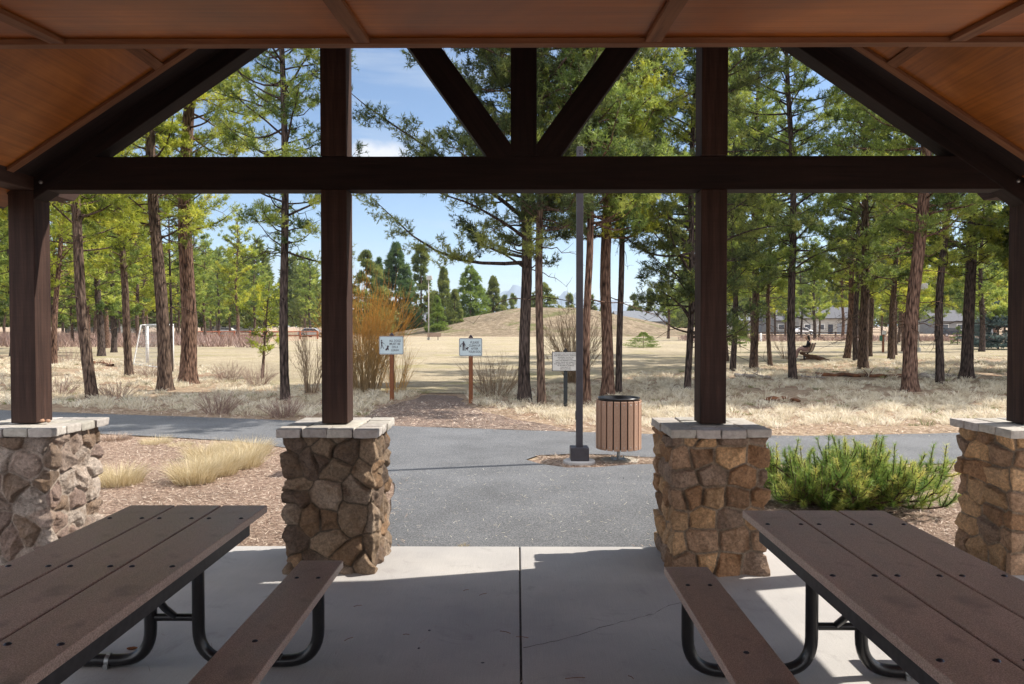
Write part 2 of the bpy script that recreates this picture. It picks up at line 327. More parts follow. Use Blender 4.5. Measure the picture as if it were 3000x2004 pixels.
class MB:
    def __init__(s): s.v = []; s.f = []; s.m = []
    def add(s, vs, fs, mi=0):
        k = len(s.v); s.v += [tuple(p) for p in vs]; s.f += [tuple(k + i for i in f) for f in fs]; s.m += [mi] * len(fs); return s
    def box(s, c, size, rot=None, mi=0, taper=1.0):
        hx, hy, hz = size[0] / 2, size[1] / 2, size[2] / 2
        P = [Vector((x * hx * (taper if z > 0 else 1), y * hy * (taper if z > 0 else 1), z * hz)) for x in (-1, 1) for y in (-1, 1) for z in (-1, 1)]
        if rot is not None:
            q = rot if isinstance(rot, Matrix) else Euler(rot).to_matrix(); P = [q @ p for p in P]
        c = Vector(c)
        return s.add([p + c for p in P], [(0, 1, 3, 2), (4, 6, 7, 5), (0, 4, 5, 1), (2, 3, 7, 6), (0, 2, 6, 4), (1, 5, 7, 3)], mi)
    def tube(s, path, r, seg=12, mi=0, cap=True):
        path = [Vector(p) for p in path]; n = len(path); rr = r if hasattr(r, '__len__') else [r] * n
        t0 = (path[1] - path[0]).normalized(); u = t0.orthogonal().normalized(); rings = []
        for i, p in enumerate(path):
            t = (path[min(i + 1, n - 1)] - path[max(i - 1, 0)]).normalized()
            u = (u - t * u.dot(t)).normalized(); w = t.cross(u)
            rings.append([p + (u * math.cos(2 * PI * k / seg) + w * math.sin(2 * PI * k / seg)) * rr[i] for k in range(seg)])
        vs = [q for g in rings for q in g]
        fs = [(i * seg + k, i * seg + (k + 1) % seg, (i + 1) * seg + (k + 1) % seg, (i + 1) * seg + k) for i in range(n - 1) for k in range(seg)]
        if cap: fs += [tuple(range(seg - 1, -1, -1)), tuple((n - 1) * seg + k for k in range(seg))]
        return s.add(vs, fs, mi)
    def lathe(s, prof, seg=24, c=(0, 0, 0), mi=0):
        vs = [(c[0] + r * math.cos(2 * PI * k / seg), c[1] + r * math.sin(2 * PI * k / seg), c[2] + z) for r, z in prof for k in range(seg)]
        n = len(prof)
        fs = [(i * seg + k, i * seg + (k + 1) % seg, (i + 1) * seg + (k + 1) % seg, (i + 1) * seg + k) for i in range(n - 1) for k in range(seg)]
        return s.add(vs, fs, mi)
    def prism(s, poly, d0, d1, frame=None, mi=0):     # polygon in (a,b), extruded d0..d1 ; frame maps (a,b,d)->xyz
        frame = frame or (lambda a, b, d: (a, d, b)); n = len(poly)
        vs = [frame(a, b, d0) for a, b in poly] + [frame(a, b, d1) for a, b in poly]
        fs = [tuple(range(n)), tuple(range(2 * n - 1, n - 1, -1))] + [(i, i + n, (i + 1) % n + n, (i + 1) % n) for i in range(n)]
        return s.add(vs, fs, mi)
    def mesh(s, name, mats, smooth=False):
        me = bpy.data.meshes.new(name); me.from_pydata(s.v, [], s.f)
        mats = mats if isinstance(mats, (list, tuple)) else [mats]
        for m in mats: me.materials.append(MATS[m])
        if len(mats) > 1: me.polygons.foreach_set('material_index', s.m)
        bm = bmesh.new(); bm.from_mesh(me); bmesh.ops.recalc_face_normals(bm, faces=bm.faces); bm.to_mesh(me); bm.free()
        if smooth: me.polygons.foreach_set('use_smooth', [True] * len(me.polygons))
        me.update(); return me
    def obj(s, name, mats, parent=None, smooth=False, loc=None, rot=None):
        return link(name, s.mesh(name, mats, smooth), parent, loc, rot)
def smooth_angle(o, deg=40):
    me = o.data; me.polygons.foreach_set('use_smooth', [True] * len(me.polygons))
    try: me.set_sharp_from_angle(angle=R(deg))
    except Exception: pass
    return o
def np_mesh(name, verts, faces, mat, attrs=None, smooth=False):
    """verts Nx3, faces MxK (K = 3 or 4); attrs {name: (N,) float or (N,4) colour}"""
    me = bpy.data.meshes.new(name); N, (M, K) = len(verts), faces.shape
    me.vertices.add(N); me.vertices.foreach_set('co', verts.astype(np.float32).ravel())
    me.loops.add(M * K); me.loops.foreach_set('vertex_index', faces.astype(np.int32).ravel())
    me.polygons.add(M); me.polygons.foreach_set('loop_start', np.arange(0, M * K, K, dtype=np.int32))
    me.polygons.foreach_set('loop_total', np.full(M, K, dtype=np.int32))
    me.update(calc_edges=True)
    for k, a in (attrs or {}).items():
        if a.ndim == 1:
            t = me.attributes.new(k, 'FLOAT', 'POINT'); t.data.foreach_set('value', a.astype(np.float32))
        else:
            t = me.attributes.new(k, 'FLOAT_COLOR', 'POINT'); t.data.foreach_set('color', a.astype(np.float32).ravel())
    me.materials.append(MATS[mat])
    if smooth: me.polygons.foreach_set('use_smooth', np.ones(M, dtype=bool))
    return me
def blades(rng, P, D, Ln, Wd, shade, bend=None):
    """one thin quad strip (two quads when bent) per root P, direction D"""
    n = len(P); side = np.cross(D, rng.normal(size=(n, 3))); side /= np.linalg.norm(side, axis=1, keepdims=True) + 1e-9
    s = side * Wd[:, None] * 0.5
    if bend is None:
        V = np.stack([P - s, P + s, P + D * Ln[:, None]], 1).reshape(-1, 3)
        return V, np.arange(n * 3).reshape(n, 3), np.repeat(shade, 3)
    mid = P + D * Ln[:, None] * 0.55; D2 = D + bend; D2 /= np.linalg.norm(D2, axis=1, keepdims=True)
    tip = mid + D2 * Ln[:, None] * 0.45
    V = np.stack([P - s, P + s, mid + s * 0.7, mid - s * 0.7, tip], 1).reshape(-1, 3); b = np.arange(n)[:, None] * 5
    F = np.concatenate([b + np.array([0, 1, 2]), b + np.array([0, 2, 3]), b + np.array([3, 2, 4])])
    return V, F, np.repeat(shade, 5)
def unit(a): return a / (np.linalg.norm(a, axis=-1, keepdims=True) + 1e-9)
# ------------------------------------------------------------------ ground, slab, paths
def sheet(name, outline, z, mat, n=None, parent=None, kind='structure'):
    me = bpy.data.meshes.new(name); bm = bmesh.new()
    vs = [bm.verts.new((x, y, z)) for x, y in outline]; bm.faces.new(vs); bmesh.ops.triangulate(bm, faces=bm.faces)
    bmesh.ops.recalc_face_normals(bm, faces=bm.faces)
    for f in bm.faces:
        if f.normal.z < 0: f.normal_flip()
    bm.to_mesh(me); bm.free(); me.materials.append(MATS[mat]); o = link(name, me); tag(o, kind=kind); return o
rnd = random.Random(5)
def wob(pts, amp=0.05, step=0.25, seed=1):
    r = random.Random(seed); outp = []
    for i, p in enumerate(pts):
        q = pts[(i + 1) % len(pts)]; d = math.dist(p, q); k = max(1, min(400, int(d / step)))
        for j in range(k):
            t = j / k; outp.append((p[0] + (q[0] - p[0]) * t + (r.uniform(-amp, amp) if j else 0), p[1] + (q[1] - p[1]) * t + (r.uniform(-amp, amp) if j else 0)))
    return outp
sheet('ground', [(-6000, -200), (6000, -200), (6000, 9000), (-6000, 9000)], -0.03, 'forest_floor')
near_bed = sheet('mulch_bed', wob([(-30, -12), (30, -12), (30, 11), (9, 9.9), (6, 9.45), (3.6, 9.3), (1.6, 9.5), (-2, 10.2), (-4.3, 11.3), (-7.4, 12.1), (-14, 14.6), (-30, 19)], 0.06, 0.5, 3), -0.022, 'bark_mulch')
# crossing path (strip between two edges) joined to the apron in front of the slab
up = [(-32, 21.5), (-17, 17.2), (-10.8, 15.4), (-8.3, 14.75), (-4.6, 13.85), (-2.2, 13.0), (0, 12.5), (1.6, 12.15), (3.2, 11.85), (5.2, 11.9), (8, 12.3), (14, 13.6), (30, 18)]
lo = [(30, 15.2), (14, 11.2), (8, 9.9), (5.4, 9.46), (3.6, 9.42), (2.25, 9.75), (1.7, 9.92), (1.25, 10.12), (0.75, 10.16), (0.3, 10.05), (0.12, 9.72), (0.30, 9.42), (0.62, 9.17), (1.0, 9.20), (1.45, 9.38), (1.9, 9.42), (2.3, 9.1),
      (2.25, 8.2), (1.95, 7.0), (1.75, 5.85), (-1.02, 5.85), (-1.16, 6.6), (-1.36, 8.2), (-1.62, 9.0), (-2.2, 9.9), (-4.25, 11.25), (-7.35, 12.2), (-10.8, 13.1), (-17, 14.9), (-32, 19)]
sheet('asphalt_path', wob(up + lo, 0.018, 0.22, 4), -0.010, 'asphalt')
sheet('gravel_path', wob([(-2.9, 13.3), (-1.9, 12.9), (0.1, 12.55), (1.1, 12.4), (0.3, 13.6), (-0.7, 15.2), (-1.2, 17), (-1.5, 18.6), (-2.3, 19), (-2.7, 17), (-3.0, 15)], 0.1, 0.4, 5), -0.018, 'gravel')
near_edge = [(-60, 52), (-30, 44), (-17.5, 36), (-12.5, 31), (-9.6, 24.5), (-6.5, 21.5), (-3.0, 19.6), (-1.0, 19.2), (0.4, 21), (2.2, 23.5), (5, 28), (9, 31), (14.5, 35.5), (22, 40), (30, 44), (60, 52)]
far_edge = [(90, 92), (50, 88), (30, 90), (25, 120), (-30, 120), (-26, 90), (-31, 70), (-60, 63)]
sheet('lawn', wob(near_edge + far_edge, 0.5, 1.5, 6), -0.012, 'dry_lawn')
sheet('concrete_walk', [(24.5, 35.2), (33, 38), (40, 39), (40, 41), (33, 40.2), (23.8, 36.6)], -0.006, 'broom_concrete')
# grassy mound at the far side of the lawn
def hill():
    cx, cy = 6.5, 146; rng = np.random.default_rng(4); ns = 48; rings = 30; V = []; F = []
    for i in range(rings + 1):
        t = i / rings
        for k in range(ns):
            a = 2 * PI * k / ns; rx = 36 + 2 * math.sin(2 * a + 1); ry = 24
            x, y = cx + math.cos(a) * rx * t, cy + math.sin(a) * ry * t
            z = 5.5 * (math.cos(PI * min(1, t * 1.02)) * 0.5 + 0.5) ** 0.9
            z += 0.12 * math.sin(x * 0.5 + 1.3) * math.sin(y * 0.4) * (1 - t) + (-0.25 if i == rings else 0)
            V.append((x, y, z - 0.02))
    for i in range(rings):
        for k in range(ns): F.append((i * ns + k, i * ns + (k + 1) % ns, (i + 1) * ns + (k + 1) % ns, (i + 1) * ns + k))
    o = link('hill', np_mesh('hill', np.array(V), np.array(F), 'hill_grass', smooth=True)); tag(o, kind='structure')
hill()
# pavilion slab, with a tooled joint up the middle and a hairline crack
SX0, SX1, SY0, SY1 = -4.35, 4.45, -3.2, 5.84
JX = 0.022
b = MB()
b.box(((SX0 + JX - 0.006) / 2, (SY0 + SY1) / 2, -0.06), (JX - 0.006 - SX0, SY1 - SY0, 0.12))
b.box(((SX1 + JX + 0.006) / 2, (SY0 + SY1) / 2, -0.06), (SX1 - JX - 0.006, SY1 - SY0, 0.12))
slab = b.obj('slab', 'broom_concrete'); bevel(slab, 0.008, 3); tag(slab, kind='structure')
b = MB(); r = random.Random(9)
pts = [(JX + .006, 3.98), (0.3, 4.12), (0.55, 4.3), (0.8, 4.44), (0.98, 4.62), (1.3, 4.72)]
def crack(bm_, pts, w, seed):
    r = random.Random(seed); P = []
    for i in range(len(pts) - 1):
        for j in range(7):
            t = j / 7; P.append((pts[i][0] * (1 - t) + pts[i + 1][0] * t + r.uniform(-.009, .009), pts[i][1] * (1 - t) + pts[i + 1][1] * t + r.uniform(-.009, .009)))
    V = []
    for x, y in P:
        ww = w * r.uniform(.15, 1.0); V += [(x, y - ww, 0.0012), (x, y + ww, 0.0012)]
    bm_.add(V, [(2 * i, 2 * i + 2, 2 * i + 3, 2 * i + 1) for i in range(len(P) - 1)])
crack(b, [(x, y) for x, y in pts], 0.0038, 2)
MATS['crack_dark'] = simple('crack_dark', (0.09, 0.08, 0.075), (0.05, 0.045, 0.04), 40, 0.9, 0, 0) or MATS['crack_dark']
ck = b.obj('crack', 'crack_dark', slab)
b = MB(); b.box((JX, 1.3, -0.03), (0.0125, 9.0, 0.04)); b.obj('joint_filler', 'crack_dark', slab)

# ------------------------------------------------------------------ the shelter
X0 = 0.05; SL = 0.655; CH = 2.95; HW = 3.43          # ceiling plane: z = CH + SL*(HW - |x-X0|)
zc = lambda x: CH + SL * (HW - abs(x - X0))
shelter = thing('picnic_shelter', 'dark timber picnic shelter with trussed gable standing on four stone pillars', 'shelter', (X0, 5.495, 0))
S0 = Vector(shelter.location)
def sbox(name, c, size, mat, rot=None, bv=0.006, parent=None, taper=1.0):
    m = MB(); m.box((0, 0, 0), size, None, 0, taper); o = m.obj(name, mat, parent or shelter); c = Vector(c) - S0
    if parent is not None and parent is not shelter: c = c - parent.location
    o.location = c
    if rot: o.rotation_euler = rot
    if bv: bevel(o, bv, 2)
    return o
PX = [-3.625, -1.335, 1.435, 3.785]; PY = 5.495; PW = 0.19
CB, CT = 2.743, 2.985                                  # tie beam bottom, top
for i, x in enumerate(PX):
    sbox('post', (x, PY, (1.035 + CB) / 2), (PW, PW, CB - 1.035), 'post_timber_z')
tie = sbox('tie_beam', ((PX[0] + PX[3]) / 2 + 0.002, 5.49, (CB + CT) / 2), (PX[3] - PX[0] - PW + 0.012, 0.165, CT - CB), 'stained_timber_x')
zr = lambda x: 2.98 + 0.683 * (3.135 - abs(x - X0))    # underside of the rafters
for x in PX[1:3]:
    o = sbox('truss_post', (x, PY, (CT + zr(x)) / 2 + 0.03), (PW, PW, zr(x) - CT + 0.06 - .004), 'post_timber_z')
sbox('king_post', (X0, PY, (CT + 5.02) / 2 + 0.001), (PW, PW - 0.01, 5.02 - CT), 'stained_timber_z')
for s in (-1, 1):                                      # V struts
    ang = R(54.2); x1 = X0 + s * 0.075; z1 = CT - 0.0; Lq = 1.80
    p0 = Vector((X0 + s * 0.185, PY - 0.012, CT + 0.05)); d = Vector((s * math.cos(ang), 0, math.sin(ang)))
    c = p0 + d * (Lq / 2 - 0.12)
    sbox('strut', c, (Lq, 0.15, 0.195), 'stained_timber_x', (0, -s * ang if s > 0 else ang, 0) if s > 0 else (0, ang, 0))
for s in (-1, 1):                                      # rafters
    a = math.atan(0.683); L2 = 4.35; D = 0.17
    x_mid = X0 + s * 1.86; zlow = zr(x_mid)
    nrm = Vector((s * math.sin(a), 0, math.cos(a)))
    c = Vector((x_mid, 5.485, zlow)) + nrm * (D / 2)
    sbox('rafter', c, (L2 + 0.1, 0.16, D), 'stained_timber_x', (0, s * a, 0))
    # frieze board closing the gap above the rafter
    c2 = Vector((x_mid, 5.50, zlow)) + nrm * (D + 0.05)
    sbox('frieze_board', c2, (L2 + 0.1, 0.04, 0.10), 'stained_timber_x', (0, s * a, 0), 0)
for s in (-1, 1):                                      # side plates along the eaves, sitting on the outer posts
    x = PX[0] if s < 0 else PX[3]
    m = MB(); y0, y1 = -3.0 - S0.y, 6.02 - S0.y; hb, ht = CB - 0.001, 2.977
    m.prism([(y0, hb), (y1 - 0.12, hb), (y1, hb + 0.10), (y1, ht), (y0, ht)], -PW / 2, PW / 2, lambda a, b_, d: (d, a, b_))
    o = m.obj('side_beam', 'post_timber_y', shelter, loc=(x - S0.x, 0, 0)); bevel(o, 0.006)
    for y in (0.6, -2.6): sbox('post', (x, y, (1.035 + CB) / 2), (PW, PW, CB - 1.035 - 0.003), 'post_timber_z')
# gable ceiling, roof and battens
def slope_panel(name, s, xa, xb, ya, yb, off, th, mat, bv=0):
    a = math.atan(SL); xm = (xa + xb) / 2; Lx = (xb - xa) / math.cos(a)
    nrm = Vector((s * math.sin(a), 0, math.cos(a)))
    c = Vector((X0 + s * xm, (ya + yb) / 2, CH + SL * (HW - xm))) + nrm * (off + th / 2)
    return sbox(name, c, (Lx, yb - ya, th), mat, (0, s * a, 0), bv)
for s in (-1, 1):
    slope_panel('ceiling_panel', s, 0.0, 3.90, 3.12, 5.56, 0, 0.014, 'plywood_y')
    slope_panel('roof', s, -0.02, 3.93, 3.12, 5.60, 0.016, 0.16, 'roof_outside')
    slope_panel('roof_edge', s, -0.02, 3.93, 5.602, 5.86, 0.17, 0.05, 'roof_outside')
    # long batten by the rafter, cross battens and a second long one further in
    slope_panel('batten', s, 0.1, 3.60, 5.12, 5.19, -0.022, 0.021, 'batten_x', 0.002)
    slope_panel('dark_strip', s, 0.1, 3.60, 5.1905, 5.404, -0.010, 0.009, 'stained_timber_x', 0)  # dark strip on the ceiling between batten and rafter
    for xx in (2.52,):
        slope_panel('batten', s, xx - 0.03, xx + 0.03, 3.2, 5.119, -0.020, 0.019, 'batten_y', 0.002)
# lower ceiling over the nearer bay, its trim board and battens
NT = math.tan(R(5.0)); YN = 3.10; ZN = 2.93
zn = lambda y: ZN - NT * (YN - y)
def near(name, xa, xb, ya, yb, off, th, mat, bv=0):
    ym = (ya + yb) / 2; n_ = Vector((0, -math.sin(R(5)), math.cos(R(5))))
    c = Vector(((xa + xb) / 2, ym, zn(ym))) + n_ * (off + th / 2)
    return sbox(name, c, (xb - xa, (yb - ya) / math.cos(R(5)), th), mat, (R(5), 0, 0), bv)
near('ceiling_panel', X0 - 4.1, X0 + 4.1, -3.1, YN, 0.0, 0.014, 'plywood_x')
near('roof', X0 - 4.1, X0 + 4.1, -3.1, YN - .002, 0.016, 0.14, 'roof_outside')
near('batten', X0 - 4.1, X0 + 4.1, YN - 0.064, YN, -0.024, 0.023, 'batten_x', 0.002)
for px in (172, 1062, 1912, 2800):
    x = A(px, 110, YN - .05).x; near('batten', x - 0.032, x + 0.032, -3.0, YN - 0.0645, -0.021, 0.020, 'batten_y', 0.002)
# unseen gable board closing the step between the two ceilings, stopping light leaks
m = MB(); zz = lambda x: CH + SL * (HW - abs(x)) + 0.02
m.prism([(-3.34, 2.985), (3.34, 2.985), (0, zz(0))], 3.06 - S0.y, 3.10 - S0.y)
m.obj('gable_board', 'stained_timber_x', shelter)
for x, z in ((-3.475, 2.80), (3.632, 2.80)):
    m = MB(); m.lathe([(0.0001, 0.012), (0.009, 0.010), (0.014, 0.004), (0.014, -0.004)], 12)
    o = m.obj('bolt', 'galvanised_metal', tie, True, rot=(R(90), 0, 0)); o.location = Vector((x, 5.402, z)) - S0 - tie.location

# stone pillars
def vnoise(p, seed):                      # value noise on Nx3 points
    i = np.floor(p).astype(np.int64); f = p - i; f = f * f * (3 - 2 * f); o = 0
    for dx in (0, 1):
        for dy in (0, 1):
            for dz in (0, 1):
                h = ((i[:, 0] + dx) * 374761393 + (i[:, 1] + dy) * 668265263 + (i[:, 2] + dz) * 2147483647 + seed * 974711) & 0xffffffff
                h = ((h ^ (h >> 13)) * 1274126177) & 0xffffffff; h = ((h ^ (h >> 16)) & 0xffff) / 65535.0
                o = o + h * (f[:, 0] if dx else 1 - f[:, 0]) * (f[:, 1] if dy else 1 - f[:, 1]) * (f[:, 2] if dz else 1 - f[:, 2])
    return o
def fbm(p, seed, octs=4):
    t = 0; a = 0.5
    for k in range(octs): t = t + a * (vnoise(p * 2 ** k, seed + k) - 0.5); a *= 0.5
    return t
PAL = {'brown': [(0.38, 0.225, 0.125), (0.52, 0.345, 0.20), (0.29, 0.18, 0.11), (0.42, 0.28, 0.185), (0.58, 0.37, 0.20), (0.33, 0.24, 0.18)],
       'grey': [(0.22, 0.165, 0.12), (0.17, 0.125, 0.092), (0.29, 0.215, 0.15), (0.15, 0.11, 0.085), (0.26, 0.17, 0.105), (0.33, 0.26, 0.20)],
       'pink': [(0.34, 0.27, 0.23), (0.42, 0.355, 0.31), (0.26, 0.195, 0.17), (0.24, 0.18, 0.14), (0.46, 0.40, 0.355), (0.30, 0.225, 0.19)]}
def pillar(x, seed, mode, pal, w=0.60, h=0.965):
    rng = np.random.default_rng(seed); P = 4 * w
    pil = thing('stone_pillar', None, None); pil.parent = shelter; pil.location = Vector((x, PY, 0)) - S0
    for k in ('label', 'category'):
        if k in pil: del pil[k]
    nu, nv = 560, 224
    u = np.linspace(0, P, nu, endpoint=False); v = np.linspace(0, h, nv); U, Vv = np.meshgrid(u, v); U, Vv = U.ravel(), Vv.ravel()
    seeds = []
    y = -0.02
    while y < h + 0.1:
        rh = rng.uniform(0.125, 0.185) if mode == 'block' else rng.uniform(0.13, 0.19); xx = rng.uniform(0, 0.2)
        x_end = xx + P
        while xx < x_end - 0.05:
            rw = rng.uniform(0.14, 0.29) if mode == 'block' else rng.uniform(0.12, 0.24)
            j = 0.010 if mode == 'block' else 0.038
            seeds.append(((xx + rw / 2 + rng.normal() * j) % P, y + rh / 2 + rng.normal() * j * (0.9 if mode == 'block' else 1.1))); xx += rw
        y += rh
    S = np.array(seeds); warp = 0.012 if mode == 'block' else 0.03
    q = np.stack([U * 7, Vv * 7, np.zeros_like(U)], 1); Uw = U + warp * 2 * fbm(q, seed, 2) * 1.6; Vw = Vv + warp * 2 * fbm(q + 31, seed + 9, 2) * 1.6
    sx = 1.0; sy = 1.25 if mode == 'block' else 1.0
    dU = Uw[:, None] - S[None, :, 0]; dU = dU - P * np.round(dU / P); dV = (Vw[:, None] - S[None, :, 1]) * sy
    D2 = dU ** 2 + dV ** 2; idx = np.argpartition(D2, 4, axis=1)[:, :5]; d = np.take_along_axis(D2, idx, 1); o = np.argsort(d, 1); idx = np.take_along_axis(idx, o, 1)
    rws = np.arange(len(U)); n0 = idx[:, 0]; e = np.full(len(U), 9.0)
    for k in range(1, 5):
        nk = idx[:, k]; su = S[nk, 0] - S[n0, 0]; su = su - P * np.round(su / P); sv = (S[nk, 1] - S[n0, 1]) * sy
        dist = np.sqrt(su ** 2 + sv ** 2) + 1e-9; ek = (D2[rws, nk] - D2[rws, n0]) / (2 * dist); e = np.minimum(e, ek)
    tilt = rng.normal(size=(len(S), 2)) * 0.13; hs = rng.uniform(0.024, 0.042, len(S))
    blk = mode == 'block'; e2 = np.clip((e - (0.008 if blk else 0.006)) / (0.014 if blk else 0.020), 0, 1); dome = 1 - (1 - e2) ** 2.2
    rough = fbm(np.stack([U * 22, Vv * 22, n0 * 3.7], 1), seed + 3, 4)
    pl = rng.normal(size=(len(S), 5, 2)) * (0.22 if blk else 0.40); pc_ = rng.uniform(0.004, 0.020, (len(S), 5))
    chip = np.full(len(U), 0.02); du0 = dU[rws, n0] + 0.012 * rough; dv0 = dV[rws, n0] + 0.012 * rough
    for k in range(5): chip = np.minimum(chip, pl[n0, k, 0] * du0 + pl[n0, k, 1] * dv0 + pc_[n0, k])
    chip = np.maximum(chip, -0.022)
    hgt = dome * (chip * 0.9 + hs[n0] + tilt[n0, 0] * dU[rws, n0] + tilt[n0, 1] * dV[rws, n0] + rough * 0.030) + 0.004 * fbm(np.stack([U * 60, Vv * 60, U * 0], 1), seed + 5, 2)
    a = w / 2
    def sq(t):
        t = t % P; k = (t // w).astype(int); r_ = t - k * w - a
        px = np.choose(k, [r_, np.full_like(r_, a), -r_, np.full_like(r_, -a)]); py = np.choose(k, [np.full_like(r_, -a), r_, np.full_like(r_, a), -r_]); return px, py
    bx, by = sq(U); nx = np.sign(bx) * (np.abs(bx) / a) ** 9; ny = np.sign(by) * (np.abs(by) / a) ** 9; nn = np.sqrt(nx ** 2 + ny ** 2) + 1e-9
    X = bx + nx / nn * hgt; Y = by + ny / nn * hgt
    verts = np.stack([X, Y, Vv], 1)
    i = np.arange(nv - 1)[:, None] * nu; j = np.arange(nu)[None, :]; j2 = (j + 1) % nu
    F = np.stack([i + j, i + j2, i + nu + j2, i + nu + j], -1).reshape(-1, 4)
    pc = np.array(PAL[pal]); sc = pc[rng.integers(0, len(pc), len(S))] * rng.uniform(0.8, 1.2, (len(S), 1))
    mort = np.array([0.33, 0.265, 0.20]) if pal != 'pink' else np.array([0.42, 0.36, 0.31])
    t = np.clip((e - (0.006 if blk else 0.002)) / 0.007, 0, 1)[:, None]; col = mort * (1 - t) + sc[n0] * t
    if pal == 'grey': col = mort * 0.35 * (1 - t) + sc[n0] * t
    col = np.concatenate([col, np.ones((len(col), 1))], 1)
    link('stonework', np_mesh('stonework', verts, F, 'field_stone', {'tint': col}, True), pil)
    # capping stones with rough bull edges
    b = MB(); hw = 0.352; th = 0.060; tint = []
    rr = random.Random(seed); n = 4; cell = 2 * hw / n
    grid = [(i, j_) for i in range(n) for j_ in range(n)]
    for i, j_ in grid:
        edge = i in (0, n - 1) or j_ in (0, n - 1)
        if not edge:
            if (i, j_) != (1, 1): continue
            cx = cy = 0; sxx = syy = 2 * cell - 0.004
        else:
            cx, cy = -hw + cell * (i + .5), -hw + cell * (j_ + .5); sxx = syy = cell - 0.004
        dz = rr.uniform(-.004, .004) if edge else 0.0; ox = (rr.uniform(0, .014) if i == n - 1 else -rr.uniform(0, .014) if i == 0 else 0); oy = (rr.uniform(0, .014) if j_ == n - 1 else -rr.uniform(0, .014) if j_ == 0 else 0)
        k0 = len(b.v); b.box((cx + ox, cy + oy, h + th / 2 + dz + 0.002), (sxx, syy, th), (rr.uniform(-.012, .012), rr.uniform(-.012, .012), 0)); tt = rr.uniform(0.82, 1.1)
        tint += [(tt, tt * rr.uniform(.97, 1.0), tt * rr.uniform(.92, 1.0), 1)] * (len(b.v) - k0)
    me = b.mesh('cap', 'cap_stone')
    bm = bmesh.new(); bm.from_mesh(me); lay = bm.verts.layers.float_color.new('tint')
    bm.verts.ensure_lookup_table()
    for k, vv in enumerate(bm.verts): vv[lay] = tint[k]
    bmesh.ops.bevel(bm, geom=bm.edges[:], offset=0.009, segments=2, affect='EDGES', profile=0.6)
    bmesh.ops.subdivide_edges(bm, edges=[e_ for e_ in bm.edges if e_.calc_length() > 0.03], cuts=5, use_grid_fill=True)
    bmesh.ops.triangulate(bm, faces=[f for f in bm.faces if len(f.verts) > 4])
    co = np.array([v_.co for v_ in bm.verts]); nrm = np.array([v_.normal for v_ in bm.verts])
    ds = fbm(co * 28, seed + 40, 4) * 0.016; ds *= np.where(np.abs(nrm[:, 2]) > 0.9, 0.22, 1.0)
    for v_, q_, n_ in zip(bm.verts, ds, nrm): v_.co += Vector(n_ * q_)
    bm.to_mesh(me); bm.free(); me.polygons.foreach_set('use_smooth', [True] * len(me.polygons)); me.update()
    try: me.set_sharp_from_angle(angle=R(50))
    except Exception: pass
    link('cap', me, pil)
    return pil
pillar(PX[0] + .02, 11, 'cobble', 'pink'); pillar(PX[1] + .01, 24, 'cobble', 'grey'); pillar(PX[2] - .01, 37, 'block', 'brown', 0.62); pillar(PX[3], 41, 'block', 'brown')
for i, x in enumerate((PX[0], PX[3])):
    for y in (0.6, -2.6):
        for ch in [c for c in shelter.children if c.name.startswith('stone_pillar')][i * 3:i * 3 + 1]:
            c = copy_tree(ch, shelter); c.location = Vector((x, y, 0)) - S0

# ------------------------------------------------------------------ picnic tables
def arc_path(pts, rad, n=7):
    pts = [Vector(p) for p in pts]; out_ = [pts[0]]
    for i in range(1, len(pts) - 1):
        a, b_, c = pts[i - 1], pts[i], pts[i + 1]; d1 = (a - b_).normalized(); d2 = (c - b_).normalized()
        r_ = rad[i - 1] if hasattr(rad, '__len__') else rad
        p1 = b_ + d1 * r_; p2 = b_ + d2 * r_
        for k in range(n + 1):
            t = k / n; out_.append(p1 * (1 - t) ** 2 + b_ * 2 * t * (1 - t) + p2 * t * t)
    out_.append(pts[-1]); return out_
def plank(name, parent, c, size):
    b = MB(); b.box((0, 0, 0), size); o = b.obj(name, 'recycled_plastic_plank', parent, loc=c); bevel(o, 0.006, 3); return o
b = MB(); b.lathe([(0.0001, 0.0065), (0.006, 0.0058), (0.0105, 0.003), (0.0125, 0.0), (0.0125, -0.002)], 14); BOLT = b.mesh('bolt', 'bolt_metal', True)
def bolts(parent, pts):
    for x, y, z in pts: link('bolt', BOLT, parent, (x, y, z))
